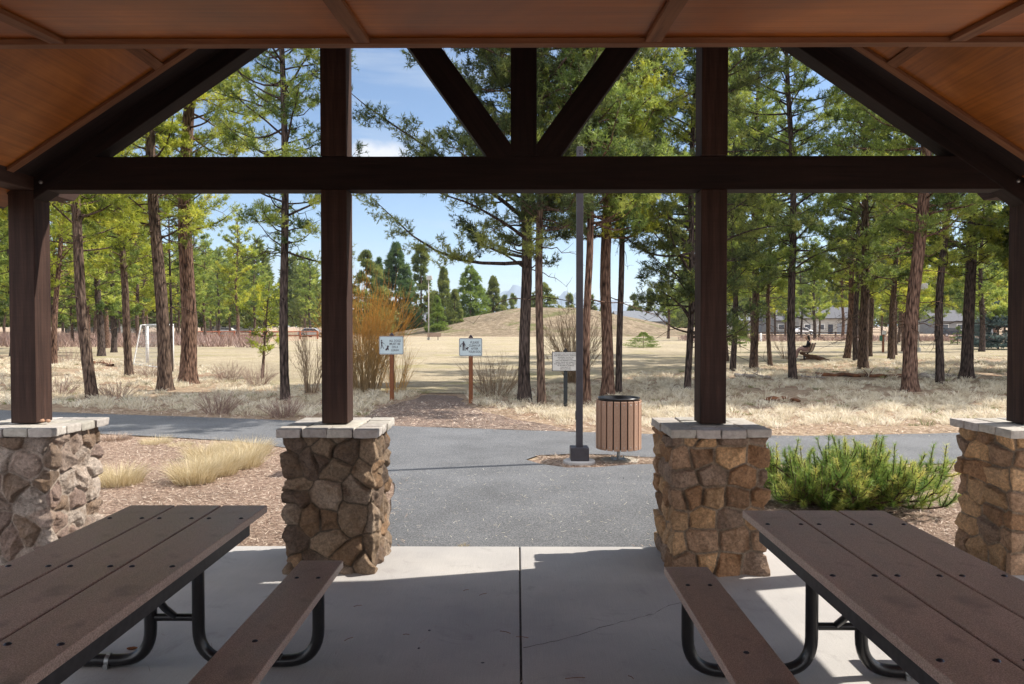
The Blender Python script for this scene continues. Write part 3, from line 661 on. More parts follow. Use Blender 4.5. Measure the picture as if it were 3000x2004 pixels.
def table(cx, yfar, label, rz=0.0, bxl=0.0, bxr=0.0, foot_band=-1):
    LT = 2.44; t = thing('picnic_table', label, 'picnic table', (cx, yfar - LT / 2, 0), rz, 'brown picnic tables under the shelter')
    ph = 0.040; pw = 0.246; gap = 0.010; y1 = LT / 2
    rows = [y1 - 0.285, y1 - 1.045, y1 - 1.79]
    for k in (-1, 0, 1):
        x = k * (pw + gap); p = plank('tabletop_plank', t, (x, 0, 0.76 - ph / 2), (pw, LT, ph))
        bolts(p, [(sx * 0.083, y, ph / 2 - .0005) for y in rows for sx in (-1, 1)])
    bx = {}
    for s in (-1, 1):
        x = s * 0.675 + (bxl if s < 0 else bxr); bx[s] = x
        p = plank('bench_seat', t, (x, -0.02, 0.46 - ph / 2), (0.236, LT, ph))
        bolts(p, [(sx * 0.055, rows[0], ph / 2 - .0005) for sx in (-1, 1)] + [(0.0, rows[1] + .0, ph / 2 - .0005)] + [(sx * 0.055, rows[2], ph / 2 - .0005) for sx in (-1, 1)])
        b = MB(); b.box((x, rows[1], 0.40), (0.05, 1.6, 0.035)); b.box((x, rows[1], 0.385), (0.2, 0.05, 0.008)); b.obj('seat_rail', 'grey_rail_metal', t)
    # rails under the outer edges of the top and cross plates
    for s in (-1, 1):
        b = MB(); b.box((s * 0.335, -0.02, 0.76 - ph - 0.033), (0.05, LT - 0.40, 0.064)); b.obj('top_rail', 'grey_rail_metal', t)
    for y in rows:
        b = MB(); b.box((0, y, 0.76 - ph - 0.016), (0.60, 0.045, 0.03)); b.obj('cross_plate', 'grey_rail_metal', t)
    rt = 0.031
    for y in (rows[0] - 0.02, rows[2] - 0.0):
        b = MB()
        for s in (-1, 1):
            xo = bx[s] + s * 0.055
            b.tube(arc_path([(s * 0.123, y, 0.70), (s * 0.123, y, rt + .001), (xo, y, rt + .001), (xo, y, 0.42)], 0.17, 9), rt, 18)
        b.tube([(-0.123, y, 0.255), (0.123, y, 0.255)], 0.019, 12)
        o = b.obj('leg_frame', 'black_powder_coat', t); smooth_angle(o)
        sgn = -1 if y > 0 else 1
        b = MB(); b.tube([(0.0, y, 0.262), (0.0, y + sgn * 0.10, 0.34), (0.0, y + sgn * 0.46, 0.69)], 0.018, 12); smooth_angle(b.obj('diagonal_brace', 'black_powder_coat', t))
        if y > 0:
            b = MB(); x = foot_band * 0.34; b.tube([(x - 0.011, y, rt), (x + 0.011, y, rt)], rt + 0.0025, 18); b.box((x, y - rt - .004, 0.012), (0.022, 0.012, 0.022))
            b.box((x, y, 2 * rt + 0.004), (0.02, 0.014, 0.008)); smooth_angle(b.obj('steel_band', 'galvanised_metal', t))
    return t
t1 = table(-1.757, 4.06, 'brown three-plank picnic table on black tube legs beside the pale sunlit pillar', 0, 0, 0.01, -1)
t2 = table(1.592, 3.966, 'brown three-plank picnic table on black tube legs in front of the green pine shrub', 0, -0.01, 0, 1)
# ------------------------------------------------------------------ trees
def tube_np(paths, seg=5):
    """many tapered tubes at once: list of (points Nx3, radii N)"""
    V = []; F = []; k0 = 0
    for P, r_ in paths:
        n = len(P); t = np.gradient(P, axis=0); t = unit(t); ref = np.array([0.31, 0.17, 0.93]) if abs(t[0, 2]) < 0.9 else np.array([1.0, 0.1, 0.0])
        u = unit(np.cross(t, ref)); w = np.cross(t, u); a = np.arange(seg) * 2 * PI / seg
        ring = P[:, None] + r_[:, None, None] * (u[:, None] * np.cos(a)[None, :, None] + w[:, None] * np.sin(a)[None, :, None])
        V.append(ring.reshape(-1, 3)); i = np.arange(n - 1)[:, None] * seg + k0; j = np.arange(seg)[None]; j2 = (j + 1) % seg
        F.append(np.stack([i + j, i + j2, i + seg + j2, i + seg + j], -1).reshape(-1, 4)); k0 += n * seg
    return np.concatenate(V), np.concatenate(F)
def pine_meshes(seed, H=14, cb=3.2, spread=2.2, r0=0.14, lean=(0, 0), mat='needles_green', bark_='bark_brown', dens=1.0, tuft=0.13, nn=11,
                flare=1.25, dead=8, ntop=None, side=None, wob_=0.12, up=0.15, nw=0.02, sun_side=True, keep=None):
    """trunk, limbs and needle meshes of one pine in its own local space"""
    rng = np.random.default_rng(seed); zs = np.linspace(0, H, 34)
    ph = rng.uniform(0, 6, 4)
    cx = lean[0] * zs / 10 * 10 * 0 + lean[0] * zs + wob_ * np.sin(zs * 0.55 + ph[0]) * np.minimum(1, zs / 3) - wob_ * math.sin(ph[0]) * 0
    cy = lean[1] * zs + wob_ * np.sin(zs * 0.47 + ph[1]) * np.minimum(1, zs / 3)
    axis = np.stack([cx, cy, zs], 1); rad = r0 * (1 - zs / H) ** 0.75 + 0.01
    # trunk with lumpy bark and a flared foot
    seg = 18; zz_ = np.concatenate([np.linspace(-0.15, 1.0, 10), np.linspace(1.2, H, 46)])
    ax = np.stack([np.interp(zz_, zs, cx), np.interp(zz_, zs, cy), zz_], 1); rr_ = r0 * (1 - np.clip(zz_, 0, H) / H) ** 0.75 + 0.008
    rr_ = rr_ * (1 + (flare - 1) * np.exp(-np.clip(zz_, 0, 9) / 0.28)); a = np.arange(seg) * 2 * PI / seg
    lump = 1 + 0.10 * np.sin(a * 3 + ph[2])[None] * np.exp(-np.clip(zz_, 0, 9) / 0.6)[:, None] + rng.normal(size=(len(zz_), seg)) * 0.028
    Vt = ax[:, None] + (rr_[:, None] * lump)[..., None] * np.stack([np.cos(a), np.sin(a), a * 0], 1)[None]
    i = np.arange(len(zz_) - 1)[:, None] * seg; j = np.arange(seg)[None]; j2 = (j + 1) % seg
    Ft = np.stack([i + j, i + j2, i + seg + j2, i + seg + j], -1).reshape(-1, 4)
    trunk = np_mesh('trunk', Vt.reshape(-1, 3), Ft, bark_, smooth=True)
    tubes = []; TP = []; TD = []; TS = []; TSZ = []
    def at_(z): return np.array([np.interp(z, zs, cx), np.interp(z, zs, cy), z]), np.interp(z, zs, rad)
    nbr = int((H - cb) * 12 * (1.0 if keep is None else keep) * (0.75 if dens < 0.97 else 1)); SH = []
    for ib in range(nbr):
        t = ((ib + rng.random()) / nbr); z = cb + (H - 0.25 - cb) * t
        prof = min(1, 0.60 + 1.7 * t) * (1 - t ** 1.8) ** 0.85 + 0.12; az = ib * 2.399 + rng.normal() * 0.5
        Lb = max(0.25, spread * prof * rng.choice([rng.uniform(0.25, 0.7), rng.uniform(0.7, 1.15)]))
        if side is not None: Lb *= (1 + side[1] * math.cos(az - side[0])) if z < 5.2 else (0.72 - 0.12 * math.cos(az - side[0]))
        p0, rt = at_(z); o = np.array([math.cos(az), math.sin(az), 0.0]); per = np.array([-o[1], o[0], 0]); n = 8; s = np.linspace(0, 1, n)
        el = up + rng.normal() * 0.22 + 0.45 * t; P = p0 + o * (s * Lb)[:, None] + per * (rng.normal() * 0.22 * Lb * s ** 2)[:, None]
        P[:, 2] += Lb * (el * s + rng.normal() * 0.10 * np.sin(s * PI) + rng.uniform(0, 0.35) * s ** 3); P += rng.normal(size=(n, 3)) * 0.018 * s[:, None]
        tubes.append((P, min(rt * 0.45, 0.009 + 0.011 * Lb) * (1 - s) ** 0.8 + 0.003))
        sh0 = np.clip(0.46 + 0.2 * rng.normal(), 0.02, 0.95)
        for q in range(max(2, int(Lb / 0.21))):          # laterals carrying brushes of needles
            ss = 1.0 if q == 0 else rng.uniform(0.35, 1.0); b0 = np.array([np.interp(ss, s, P[:, c_]) for c_ in range(3)])
            dd = unit(o * rng.uniform(0.2, 1.0) + per * rng.normal() * 0.8 + np.array([0, 0, rng.uniform(-0.2, 0.7)])); Ls = (0.10 if q == 0 else (0.16 + 0.25 * Lb * (1.2 - ss)) * rng.uniform(0.5, 1.1))
            m = max(1, int(Ls / 0.15)); e_ = b0 + dd * Ls; tubes.append((np.stack([b0, (b0 + e_) / 2 + rng.normal(size=3) * .01, e_]), np.array([0.006, 0.004, 0.0025])))
            shb = np.clip(sh0 + 0.14 * rng.normal(), 0, 1)
            for w_ in range(m + 1):
                c0 = b0 + dd * Ls * (w_ + 0.6) / (m + 0.6)
                for y_ in range(rng.integers(4, 7) + (6 if (ntop is not None and z > ntop) else 0)):  # crown above ntop thickened, out of view, to cast deeper shade
                    TP.append(c0 + rng.normal(size=3) * 0.045); TD.append(unit(dd * 0.5 + np.array([0, 0, 0.5]) + unit(rng.normal(size=3)) * 0.95)); TS.append(np.clip(shb + 0.11 * rng.normal(), 0, 1)); TSZ.append(rng.uniform(0.7, 1.25) * (1.7 if (ntop is not None and z > ntop) else 1))
    for k in range(dead):                       # bare dead limbs below the crown
        zd = rng.uniform(max(1.2, cb - 2.2), cb + 1.5); az = rng.uniform(0, 6.28); p0, rt = at_(zd); o = np.array([math.cos(az), math.sin(az), 0]); Lb = rng.uniform(0.4, 0.75) * spread; s = np.linspace(0, 1, 8)
        P = p0 + o * (s * Lb)[:, None]; P[:, 2] += Lb * (0.05 * s - 0.35 * s ** 2) + rng.normal(size=8) * 0.03; P[:, :2] += rng.normal(size=(8, 2)) * 0.02
        tubes.append((P, 0.014 * (1 - s) + 0.003))
        for q in range(rng.integers(2, 6)):
            b0 = P[rng.integers(3, 8)]; dd = unit(o + rng.normal(size=3) * 0.7); Ls = rng.uniform(0.15, 0.45); tubes.append((b0 + dd * (np.array([0, .5, 1]) * Ls)[:, None] + rng.normal(size=(3, 3)) * .015, np.array([0.006, 0.004, 0.002])))
    Vb, Fb = tube_np(tubes, 5); br = np_mesh('branches', Vb, Fb, bark_, smooth=True)
    TP = np.array(TP); TD = np.array(TD); TS = np.array(TS); TSZ = np.array(TSZ)
    # needles set along short shoots, like bottle brushes
    N = len(TP); M_ = N * nn; sl_ = rng.random(M_); ax_ = np.repeat(TD, nn, 0); sz = np.repeat(TSZ, nn)
    P = np.repeat(TP, nn, 0) + ax_ * (sl_ * tuft * 0.95 * sz)[:, None]; D = unit(ax_ * (0.45 + 0.5 * sl_)[:, None] + unit(rng.normal(size=(M_, 3))) * 0.85)
    Ln = tuft * 0.62 * sz * rng.uniform(0.75, 1.15, M_); nws = np.where(sz > 1.26, nw * 2.2, nw); sh = np.clip(np.repeat(TS, nn) + rng.normal(size=M_) * 0.06 + (sl_ - .5) * .14, 0, 1)
    V, F, S = blades(rng, P, D, Ln, nws, sh)
    cr = np_mesh('needles', V, F, mat, {'shade': S})
    return trunk, br, cr
def plant_tree(name, label, cat, loc, meshes, rz=0, sc=1.0, group=None):
    t = thing(name, label, cat, loc, rz, group); t.scale = (sc, sc, sc)
    for nm, me in zip(('trunk', 'branches', 'crown'), meshes): link(nm, me, t)
    return t
def base(px, py): return G(px, py, -0.03)
NEAR = [
 # px, py at the foot, trunk width px, (px, py) higher up the trunk, height, crown base, spread, needles, bark, label
 (271, 1168, 30, (212, 603), 12, 3.6, 1.9, 'needles_yellow', 'bark_brown', 'left-leaning mottled brown pine, first large trunk right of the left outer timber post'),
 (379, 1103, 21, (358, 790), 12, 3.4, 1.8, 'needles_yellow', 'bark_brown', 'slightly crooked dark pine standing just left of the white goal frame'),
 (484, 1144, 36, (458, 577), 15, 4.1, 2.1, 'needles_yellow', 'bark_brown', 'tall brown pine whose trunk covers the middle of the white goal frame'),
 (549, 1124, 44, (551, 680), 16, 4.6, 2.2, 'needles_yellow', 'bark_red', 'stoutest pine on the left, flaked orange-brown bark, right of the white goal'),
 (835, 1173, 24, (829, 300), 12.5, 3.3, 1.9, 'needles_green', 'bark_grey', 'straight grey-barked pine just left of the left middle timber post'),
 (158, 1070, 16, (165, 880), 12, 3.6, 1.8, 'needles_yellow', 'bark_red', 'slim reddish pine close to the right edge of the left outer timber post'),
 (1536, 1177, 32, (1530, 590), 16, 3.0, 2.9, 'needles_dark', 'bark_grey', 'dark grey-trunked pine with long boughs reaching left over the mound'),
 (1587, 1191, 22, (1581, 600), 15, 3.8, 2.5, 'needles_dark', 'bark_brown', 'slim pine between the dark grey-trunked pine and the tall lamp post'),
 (1719, 1186, 21, (1717, 600), 15, 3.9, 2.5, 'needles_green', 'bark_red', 'slim pine with its trunk partly hidden right behind the lamp post'),
 (1782, 1161, 33, (1786, 590), 16, 4.0, 2.3, 'needles_yellow', 'bark_red', 'reddish flaky-barked pine rising straight above the slatted litter bin'),
 (1813, 1153, 17, (1817, 590), 15, 3.9, 2.0, 'needles_green', 'bark_grey', 'narrow grey pine touching the right side of the reddish pine above the bin'),
 (2013, 1144, 18, (2025, 800), 14, 1.5, 3.0, 'needles_dark', 'bark_grey', 'pine whose thin trunk shows along the left edge of the right middle post'),
 (2147, 1086, 16, (2150, 800), 13, 3.3, 2.2, 'needles_green', 'bark_grey', 'first slim pine to the right of the right middle timber post'),
 (2208, 1079, 22, (2212, 800), 15, 3.0, 2.4, 'needles_green', 'bark_brown', 'thick brown pine, second trunk right of the right middle timber post'),
 (2256, 1072, 12, (2252, 850), 10, 3.0, 1.7, 'needles_green', 'bark_brown', 'thinnest brown pine, left of the pine beside the occupied bench'),
 (2322, 1110, 22, (2318, 600), 14, 3.2, 2.3, 'needles_green', 'bark_grey', 'grey pine immediately left of the bench with the seated person'),
 (2482, 1050, 18, (2492, 900), 14, 3.6, 2.3, 'needles_dark', 'bark_red', 'left-most orange-tinged pine of the tight cluster right of the bench'),
 (2507, 1059, 15, (2508, 900), 14, 3.6, 1.9, 'needles_dark', 'bark_grey', 'dark pine squeezed between the orange-tinged pine and the big pine of the cluster'),
 (2528, 1081, 27, (2532, 700), 15, 3.0, 2.5, 'needles_green', 'bark_brown', 'front and thickest pine of the tight cluster right of the bench'),
 (2547, 1045, 15, (2548, 900), 13, 3.6, 2.0, 'needles_dark', 'bark_brown', 'pine half hidden behind the right side of the thickest cluster pine'),
 (2611, 1054, 18, (2615, 900), 13, 2.8, 2.4, 'needles_yellow', 'bark_brown', 'brown pine just right of the orange notice post'),
 (2623, 1041, 10, (2628, 900), 12, 2.8, 1.9, 'needles_yellow', 'bark_brown', 'thin pine leaning out behind the one just right of the orange notice post'),
 (2665, 1146, 38, (2694, 570), 14, 3.9, 2.2, 'needles_green', 'bark_red', 'largest reddish right-leaning pine with bare dead limbs in the right bay'),
 (2754, 1126, 21, (2770, 600), 13, 3.5, 2.2, 'needles_green', 'bark_grey', 'grey pine next to the right of the largest reddish leaning pine'),
 (2833, 1110, 31, (2845, 590), 15, 3.4, 2.4, 'needles_yellow', 'bark_grey', 'thick grey pine left of the blue-green spruce'),
]
rnd = random.Random(77)
for k, (px, py, wpx, (ux, uy), H, cb, sp, mt, bk, lab) in enumerate(NEAR):
    p = base(px, py); q = A(ux, uy, p.y); lx = (q.x - p.x) / (q.z - p.z); r0 = wpx / FPX * p.y / 2
    side = (PI, 0.6) if k == 6 else None
    far = p.y > 27
    if p.y < 27: H += 3.0  # tops out of view raised to cast longer shade
    ms = pine_meshes(100 + k, H, cb, sp, r0, (lx, rnd.uniform(-.012, .012)), mt, bk, 0.95 if far else 1.05, 0.17 if far else 0.15, 10 if far else 14,
                     flare=1.45 if wpx > 30 else 1.2, dead=16 if k == 22 else 3 if k in (6, 7, 8, 9, 10) else 9, side=side, wob_=0.05 if k in (4, 7, 10) else 0.10, nw=0.026 if far else 0.017, ntop=(2.6 + 0.38 * p.y), keep=1.3 if k in (6, 7, 8, 9) else 1.0)
    plant_tree('pine_tree', lab, 'pine tree', p, ms, group=None)
# further pines of the wood: six shapes, copied
FARM = [pine_meshes(300 + k, [15, 13, 16, 12, 14, 15][k], [3.2, 2.4, 4.0, 2.6, 3.0, 3.6][k], [2.4, 2.1, 2.5, 2.0, 2.3, 2.2][k], 0.17 + 0.02 * (k % 3), (0.01 * (k - 2), 0),
        ['needles_yellow', 'needles_green', 'needles_yellow', 'needles_green', 'needles_dark', 'needles_green'][k], ['bark_brown', 'bark_grey', 'bark_red', 'bark_brown', 'bark_grey', 'bark_brown'][k],
        0.95, 0.22, 6, dead=4, nw=0.055) for k in range(6)]
def far_pine(x, y, k, sc, label, group):
    plant_tree('pine_tree', label, 'pine tree', (x, y, -0.03), FARM[k], rnd.uniform(0, 6.28), sc, group)
# trees a little behind the front row, one label each by what they stand beside
MIDS = [(406, 1005, 70, 0, 'far pine trunk between the leaning pine and the tall brown pine by the goal'), (333, 1004, 72, 1, 'thin far pine just left of the crooked dark pine'),
        (297, 1002, 75, 2, 'far pine trunk rising between the two left leaning pines'), (696, 985, 98, 2, 'tall lone far pine with a pale trunk standing before the orange rail fence'),
        (640, 975, 112, 1, 'dark bushy far pine left of the lone pine by the rail fence'), (745, 985, 105, 3, 'short bright green far pine right of the lone pine by the rail fence'),
        (600, 990, 88, 3, 'yellow-green far pine right behind the stoutest left pine')]
for px, py, Y, k, lab in MIDS:
    p = A(px, py, Y); far_pine(p.x, Y, k, 1.0 if Y < 90 else 1.05, lab, None)
done = []
def scatter(n, x0, x1, y0, y1, mind, lab, grp, seed, ks=(0, 1, 2, 3, 4, 5), vis=True):
    r = random.Random(seed); c = 0; tries = 0
    while c < n and tries < 4000:
        tries += 1; y = r.uniform(y0, y1); lo_, hi_ = x0(y), x1(y); x = r.uniform(lo_, hi_)
        if any((x - a) ** 2 + (y - b_) ** 2 < mind ** 2 for a, b_ in done): continue
        done.append((x, y)); far_pine(x, y, r.choice(ks), r.uniform(0.8, 1.1), lab, grp); c += 1
X_ = lambda px: (lambda y: (px - 1514) / FPX * y)
scatter(34, X_(-150), X_(590), 66, 135, 3.2, 'distant pine in the dense wood beyond the left end of the lawn', 'pines of the far left wood', 3, (0, 1, 2, 3, 5))
scatter(11, X_(-200), X_(330), 38, 62, 4.0, 'middle-distance yellow-green pine in the wood left of the goal', 'pines of the nearer left wood', 4, (0, 2, 1))
scatter(10, X_(560), X_(1010), 118, 160, 5, 'distant pine behind the orange rail fence', 'pines behind the rail fence', 5)
scatter(32, X_(1950), X_(3150), 90, 134, 4.5, 'distant pine beyond the right side of the lawn near the houses', 'pines by the houses', 6)
scatter(12, X_(2560), X_(3200), 50, 86, 5, 'middle-distance pine beyond the orange notice post', 'pines at the right end of the lawn', 8, (0, 2, 3, 1))
scatter(3, X_(2030), X_(2200), 36, 50, 3.0, 'leafy pine behind the right middle timber post', 'pines behind the right middle post', 9, (0, 2))
DENSE = pine_meshes(350, 17, 3.2, 2.7, 0.19, (0, 0), 'needles_green', 'bark_brown', 1.0, 0.17, 9, dead=4, nw=0.022, ntop=0)
for k_, (x_, y_) in enumerate([(16.6, 20.4), (18.9, 22.3), (18.4, 24.6), (21.0, 26.4), (22.5, 22.8), (17.4, 21.9)]):
    done.append((x_, y_)); plant_tree('pine_tree', 'tall dense pine standing just outside the right edge of the view', 'pine tree', (x_, y_, -0.03), DENSE, k_ * 1.7, 0.92 + 0.05 * (k_ % 4), 'pines to the near right')
scatter(6, X_(3130), X_(3900), 20, 40, 4, 'pine standing outside the right edge of the view', 'pines to the right', 10)
scatter(4, X_(-500), X_(-60), 17, 34, 4, 'yellow-green pine at the far left edge of the view', 'pines at the left edge', 11, (0, 2))
# young leaning pine
p = base(768, 1108); ms = pine_meshes(401, 3.3, 0.7, 0.85, 0.045, (0.09, 0), 'needles_yellow', 'bark_brown', 1.0, 0.13, 12, dead=1, wob_=0.04, nw=0.02)
plant_tree('young_pine', 'small thin leaning young pine left of the straight grey-barked pine', 'young pine', p, ms)
p = base(502, 1095); ms = pine_meshes(402, 7.0, 2.9, 0.9, 0.055, (0.0, 0), 'needles_green', 'bark_grey', 0.9, 0.13, 10, dead=4, wob_=0.06, nw=0.02)
plant_tree('young_pine', 'very slender pine between the tall brown pine and the goal post', 'young pine', p, ms)
# conifers behind the mound: dense pointed crowns
def cone_tree(seed, H, Rd, mat, cb=0.8, tuft=0.5, n=4200, power=0.85, bark_='bark_brown'):
    rng = np.random.default_rng(seed); t = rng.uniform(0, 1, n) ** 1.25; z = cb + (H - cb) * t
    prof = (1 - t) ** (power * 1.35) * (0.75 + 0.25 * np.sin(z * 3.1 + seed) * 0.6 + 0.12 * np.sin(z * 7)); az = rng.uniform(0, 2 * PI, n)
    lob = 1 + 0.26 * np.sin(az * 3 + z * 1.3 + seed) + 0.2 * np.sin(az * 5 - z * 2.1) + 0.12 * np.sin(z * 4.3)
    nc = max(14, n // 26); ci = rng.integers(0, nc, n); tc_ = rng.uniform(0, 1, nc) ** 1.25; ac = rng.uniform(0, 2 * PI, nc); rc = rng.uniform(0.40, 1.28, nc)
    t = np.clip(tc_[ci] + rng.normal(size=n) * 0.017, 0, 1); z = cb + (H - cb) * t; az = ac[ci] + rng.normal(size=n) * 0.24; prof = (1 - t) ** (power * 1.25) * 0.95; prof = np.minimum(prof, 0.55 + 1.6 * t)
    r_ = Rd * prof * rc[ci] * rng.uniform(0.35, 1.0, n) ** 0.5 + 0.12
    P = np.stack([np.cos(az) * r_, np.sin(az) * r_, z - 0.10 * np.minimum(r_, z)], 1); D = unit(np.stack([np.cos(az), np.sin(az), np.full(n, 0.35)], 1) + rng.normal(size=(n, 3)) * 0.35)
    sh = np.clip(0.48 + 0.55 * (rc[ci] - .84) + 0.1 * np.sin(az * 4 + z * 2.3 + seed) + rng.normal(size=n) * 0.17, 0, 1); nn = 6
    Pn = np.repeat(P, nn, 0); Dn = unit(np.repeat(D, nn, 0) + unit(rng.normal(size=(n * nn, 3))) * 0.8)
    V, F, S = blades(rng, Pn, Dn, tuft * rng.uniform(0.6, 1.2, n * nn), np.full(n * nn, tuft * 0.28), np.repeat(sh, nn))
    cr = np_mesh('needles', V, F, mat, {'shade': S})
    s = np.linspace(0, 1, 10); Vt, Ft = tube_np([(np.stack([s * 0, s * 0, -0.6 + s * (H * 0.97 + 0.6)], 1), (0.018 * H) * (1 - s) + 0.02)], 8)
    return np_mesh('trunk', Vt, Ft, bark_, smooth=True), cr
def plant_cone(px, ptop, Y, wpx, mat, label, seed, pbase=965, name='conifer_tree', n=3600, power=0.85, tuft=None):
    pb = A(px, 955, Y); H = A(px, ptop, Y).z; Rd = wpx / FPX * Y / 2 * 1.45
    tr, cr = cone_tree(seed, H, Rd, mat, min(0.6, 0.06 * H), tuft or 0.05 * H, n, power); t = thing(name, label, 'conifer', (pb.x, Y, -0.03), 0)
    link('trunk', tr, t); link('crown', cr, t)
plant_cone(1074, 740, 132, 150, 'needles_far', 'yellow-green conifer rising behind the orange willow shrub', 1, power=0.6)
plant_cone(1160, 716, 150, 118, 'needles_far_dark', 'tallest and darkest conifer left of the mound', 2, n=5200, power=0.62)
plant_cone(1110, 760, 165, 70, 'needles_far_dark', 'conifer peeping up between the yellow-green and the darkest conifer', 12)
plant_cone(1234, 724, 158, 84, 'needles_far', 'tall thin-crowned conifer behind the far lamp', 3, n=2400, power=0.5)
plant_cone(1300, 785, 150, 80, 'needles_far', 'pointed mid-green conifer right of the far lamp', 4)
plant_cone(1281, 868, 135, 54, 'needles_bright', 'small vivid green conifer at the left foot of the mound', 5, power=0.7)
plant_cone(1332, 850, 140, 44, 'needles_far', 'low bushy conifer at the right side of the vivid green one', 13, power=0.6)
plant_cone(1378, 782, 168, 104, 'needles_bright', 'broad bright conifer behind the left slope of the mound', 6, power=0.52, n=4600)
plant_cone(1446, 812, 176, 62, 'needles_far', 'narrower conifer right behind the broad bright conifer', 7, power=0.62)
for k, (px, tp, Y, w) in enumerate([(1478, 868, 240, 24), (1500, 880, 250, 18), (1505, 862, 260, 26), (1560, 868, 250, 20), (1668, 860, 240, 30), (1735, 868, 230, 36), (1770, 872, 240, 26), (1856, 862, 235, 30), (1905, 850, 220, 40), (1950, 872, 220, 34)]):
    plant_cone(px, tp, Y, w, 'needles_far', 'little distant conifer showing above the crest of the mound', 20 + k, n=700, tuft=1.2)
    o = [x for x in scene.objects if x.name.startswith('conifer_tree')][-1]
for o in scene.objects:
    if o.get('label') == 'little distant conifer showing above the crest of the mound': o['group'] = 'distant conifers above the mound'
plant_cone(1590, 830, 172, 110, 'needles_far', 'yellowish rounded conifer seen between the two centre pine trunks and the lamp post', 31, power=0.5)
# blue spruce on the right and small green bushes there
def spruce_at(px, Y, top, w, mat, lab, seed, n=3000): plant_cone(px, top, Y, w, mat, lab, seed, n=n, power=0.7, name='spruce_tree')
spruce_at(2925, 56, 885, 150, 'needles_blue', 'blue-green spruce beside the right outer timber post', 41, 5200)
spruce_at(2168, 62, 945, 80, 'needles_bright', 'low yellow-green bushy pine between the first two trunks right of the post', 42, 1600)
spruce_at(2806, 70, 955, 30, 'needles_bright', 'tiny young green spruce left of the thick grey pine', 43, 700)
spruce_at(2475, 41, 1018, 26, 'needles_dark', 'very small dark pine seedling at the foot of the pine cluster', 44, 260)
spruce_at(1885, 60, 972, 100, 'needles_bright', 'small bright green pine on the lawn right of the bin', 45, 4200)

# ------------------------------------------------------------------ shrubs
def stems_mesh(seed, n, h, w, rbase, rad, mat, split=3, lean=0.5, curve=0.3, seg=3, orange=False):
    rng = np.random.default_rng(seed); tubes = []; sh = []
    for k in range(n):
        az = rng.uniform(0, 2 * PI); rb = rbase * math.sqrt(rng.random()); p = np.array([math.cos(az) * rb, math.sin(az) * rb, -0.05])
        out_ = rng.random() ** 0.7 * w; hh = h * rng.uniform(0.55, 1.0) * (1 - 0.25 * (out_ / w)); a2 = az + rng.normal() * 0.5; s = np.linspace(0, 1, 7)
        P = p + np.stack([np.cos(a2) * out_ * s ** (1 + curve), np.sin(a2) * out_ * s ** (1 + curve), hh * s], 1) + rng.normal(size=(7, 3)) * 0.012 * h * s[:, None]
        tubes.append((P, rad * (1 - 0.75 * s) * rng.uniform(0.6, 1.2))); sh.append((0.05 + 0.9 * s if orange else np.clip(rng.uniform(0.1, 0.9) + s * 0, 0, 1)))
        for q in range(split):
            i = rng.integers(2, 6); d = unit(P[-1] - P[0] + rng.normal(size=3) * 0.45 * h * 0.5); Ls = hh * rng.uniform(0.2, 0.45); t = np.array([0, 0.5, 1.0])
            tubes.append((P[i] + d * (t * Ls)[:, None] + rng.normal(size=(3, 3)) * 0.01 * h, rad * 0.45 * np.array([1, .7, .4])))
            sh.append(np.clip(s[i] + t * 0.4, 0, 1) if orange else np.full(3, rng.uniform(0.2, 1)))
    V, F = tube_np(tubes, seg); S = np.concatenate([np.repeat(x, seg) for x in sh]) if True else None
    return np_mesh('stems', V, F, mat, {'shade': S})
def shrub(name, label, p, me, group=None, cat='shrub'):
    t = link(name, me, None, p); tag(t, label, cat, group); return t
shrub('willow_shrub', 'large orange-topped bare willow shrub left of the dogs-on-leash sign', base(1072, 1146), stems_mesh(1, 175, 3.2, 1.25, 0.4, 0.0095, 'willow', 9, orange=True))
shrub('willow_shrub', 'low yellowish clump of thin willow shoots at the foot of the dogs-on-leash sign post', base(1160, 1150), stems_mesh(2, 70, 1.5, 0.55, 0.25, 0.006, 'willow', 3))
shrub('bare_shrub', 'thin reddish bare shrub between the grey-barked pine and the left middle post', base(912, 1150), stems_mesh(3, 34, 2.3, 0.75, 0.2, 0.010, 'brown_stems', 5))
shrub('bare_shrub', 'waist-high bare twiggy shrub just right of the clean-up sign post', base(1448, 1160), stems_mesh(4, 85, 1.15, 0.75, 0.35, 0.007, 'brown_stems', 6))
shrub('bare_shrub', 'tall fan-shaped bare shrub behind the white property notice and lamp post', base(1685, 1122), stems_mesh(5, 110, 2.75, 1.15, 0.28, 0.011, 'brown_stems', 5))
shrub('bare_shrub', 'open bare shrub left of the grey pine beside the occupied bench', base(2300, 1052), stems_mesh(6, 26, 1.9, 1.1, 0.2, 0.012, 'brown_stems', 3))
for k, (px, py, h_, w_, lab) in enumerate([(640, 1212, 0.6, 0.45, 'low dark twiggy shrub at the path edge left of the grey-barked pine'), (832, 1222, 0.5, 0.4, 'low dark twiggy shrub at the foot of the grey-barked pine'),
        (668, 1118, 0.75, 0.5, 'pale rounded twiggy shrub on the lawn edge right of the stoutest left pine'), (755, 1130, 0.8, 0.55, 'pale twiggy shrub below the young leaning pine'),
        (440, 1105, 0.6, 0.5, 'pale twiggy shrub at the foot of the goal frame'), (345, 1165, 0.55, 0.5, 'small dry shrub in the grass between the leaning pine and the tall brown pine'),
        (205, 1062, 0.95, 1.1, 'broad reddish dry shrub right of the slim reddish pine'), (170, 1160, 0.6, 0.5, 'small dry shrub beside the left outer timber post')]):
    shrub('dry_shrub', lab, base(px, py), stems_mesh(10 + k, 90, h_, w_, w_ * 0.5, 0.005, 'scrub_twigs', 5))
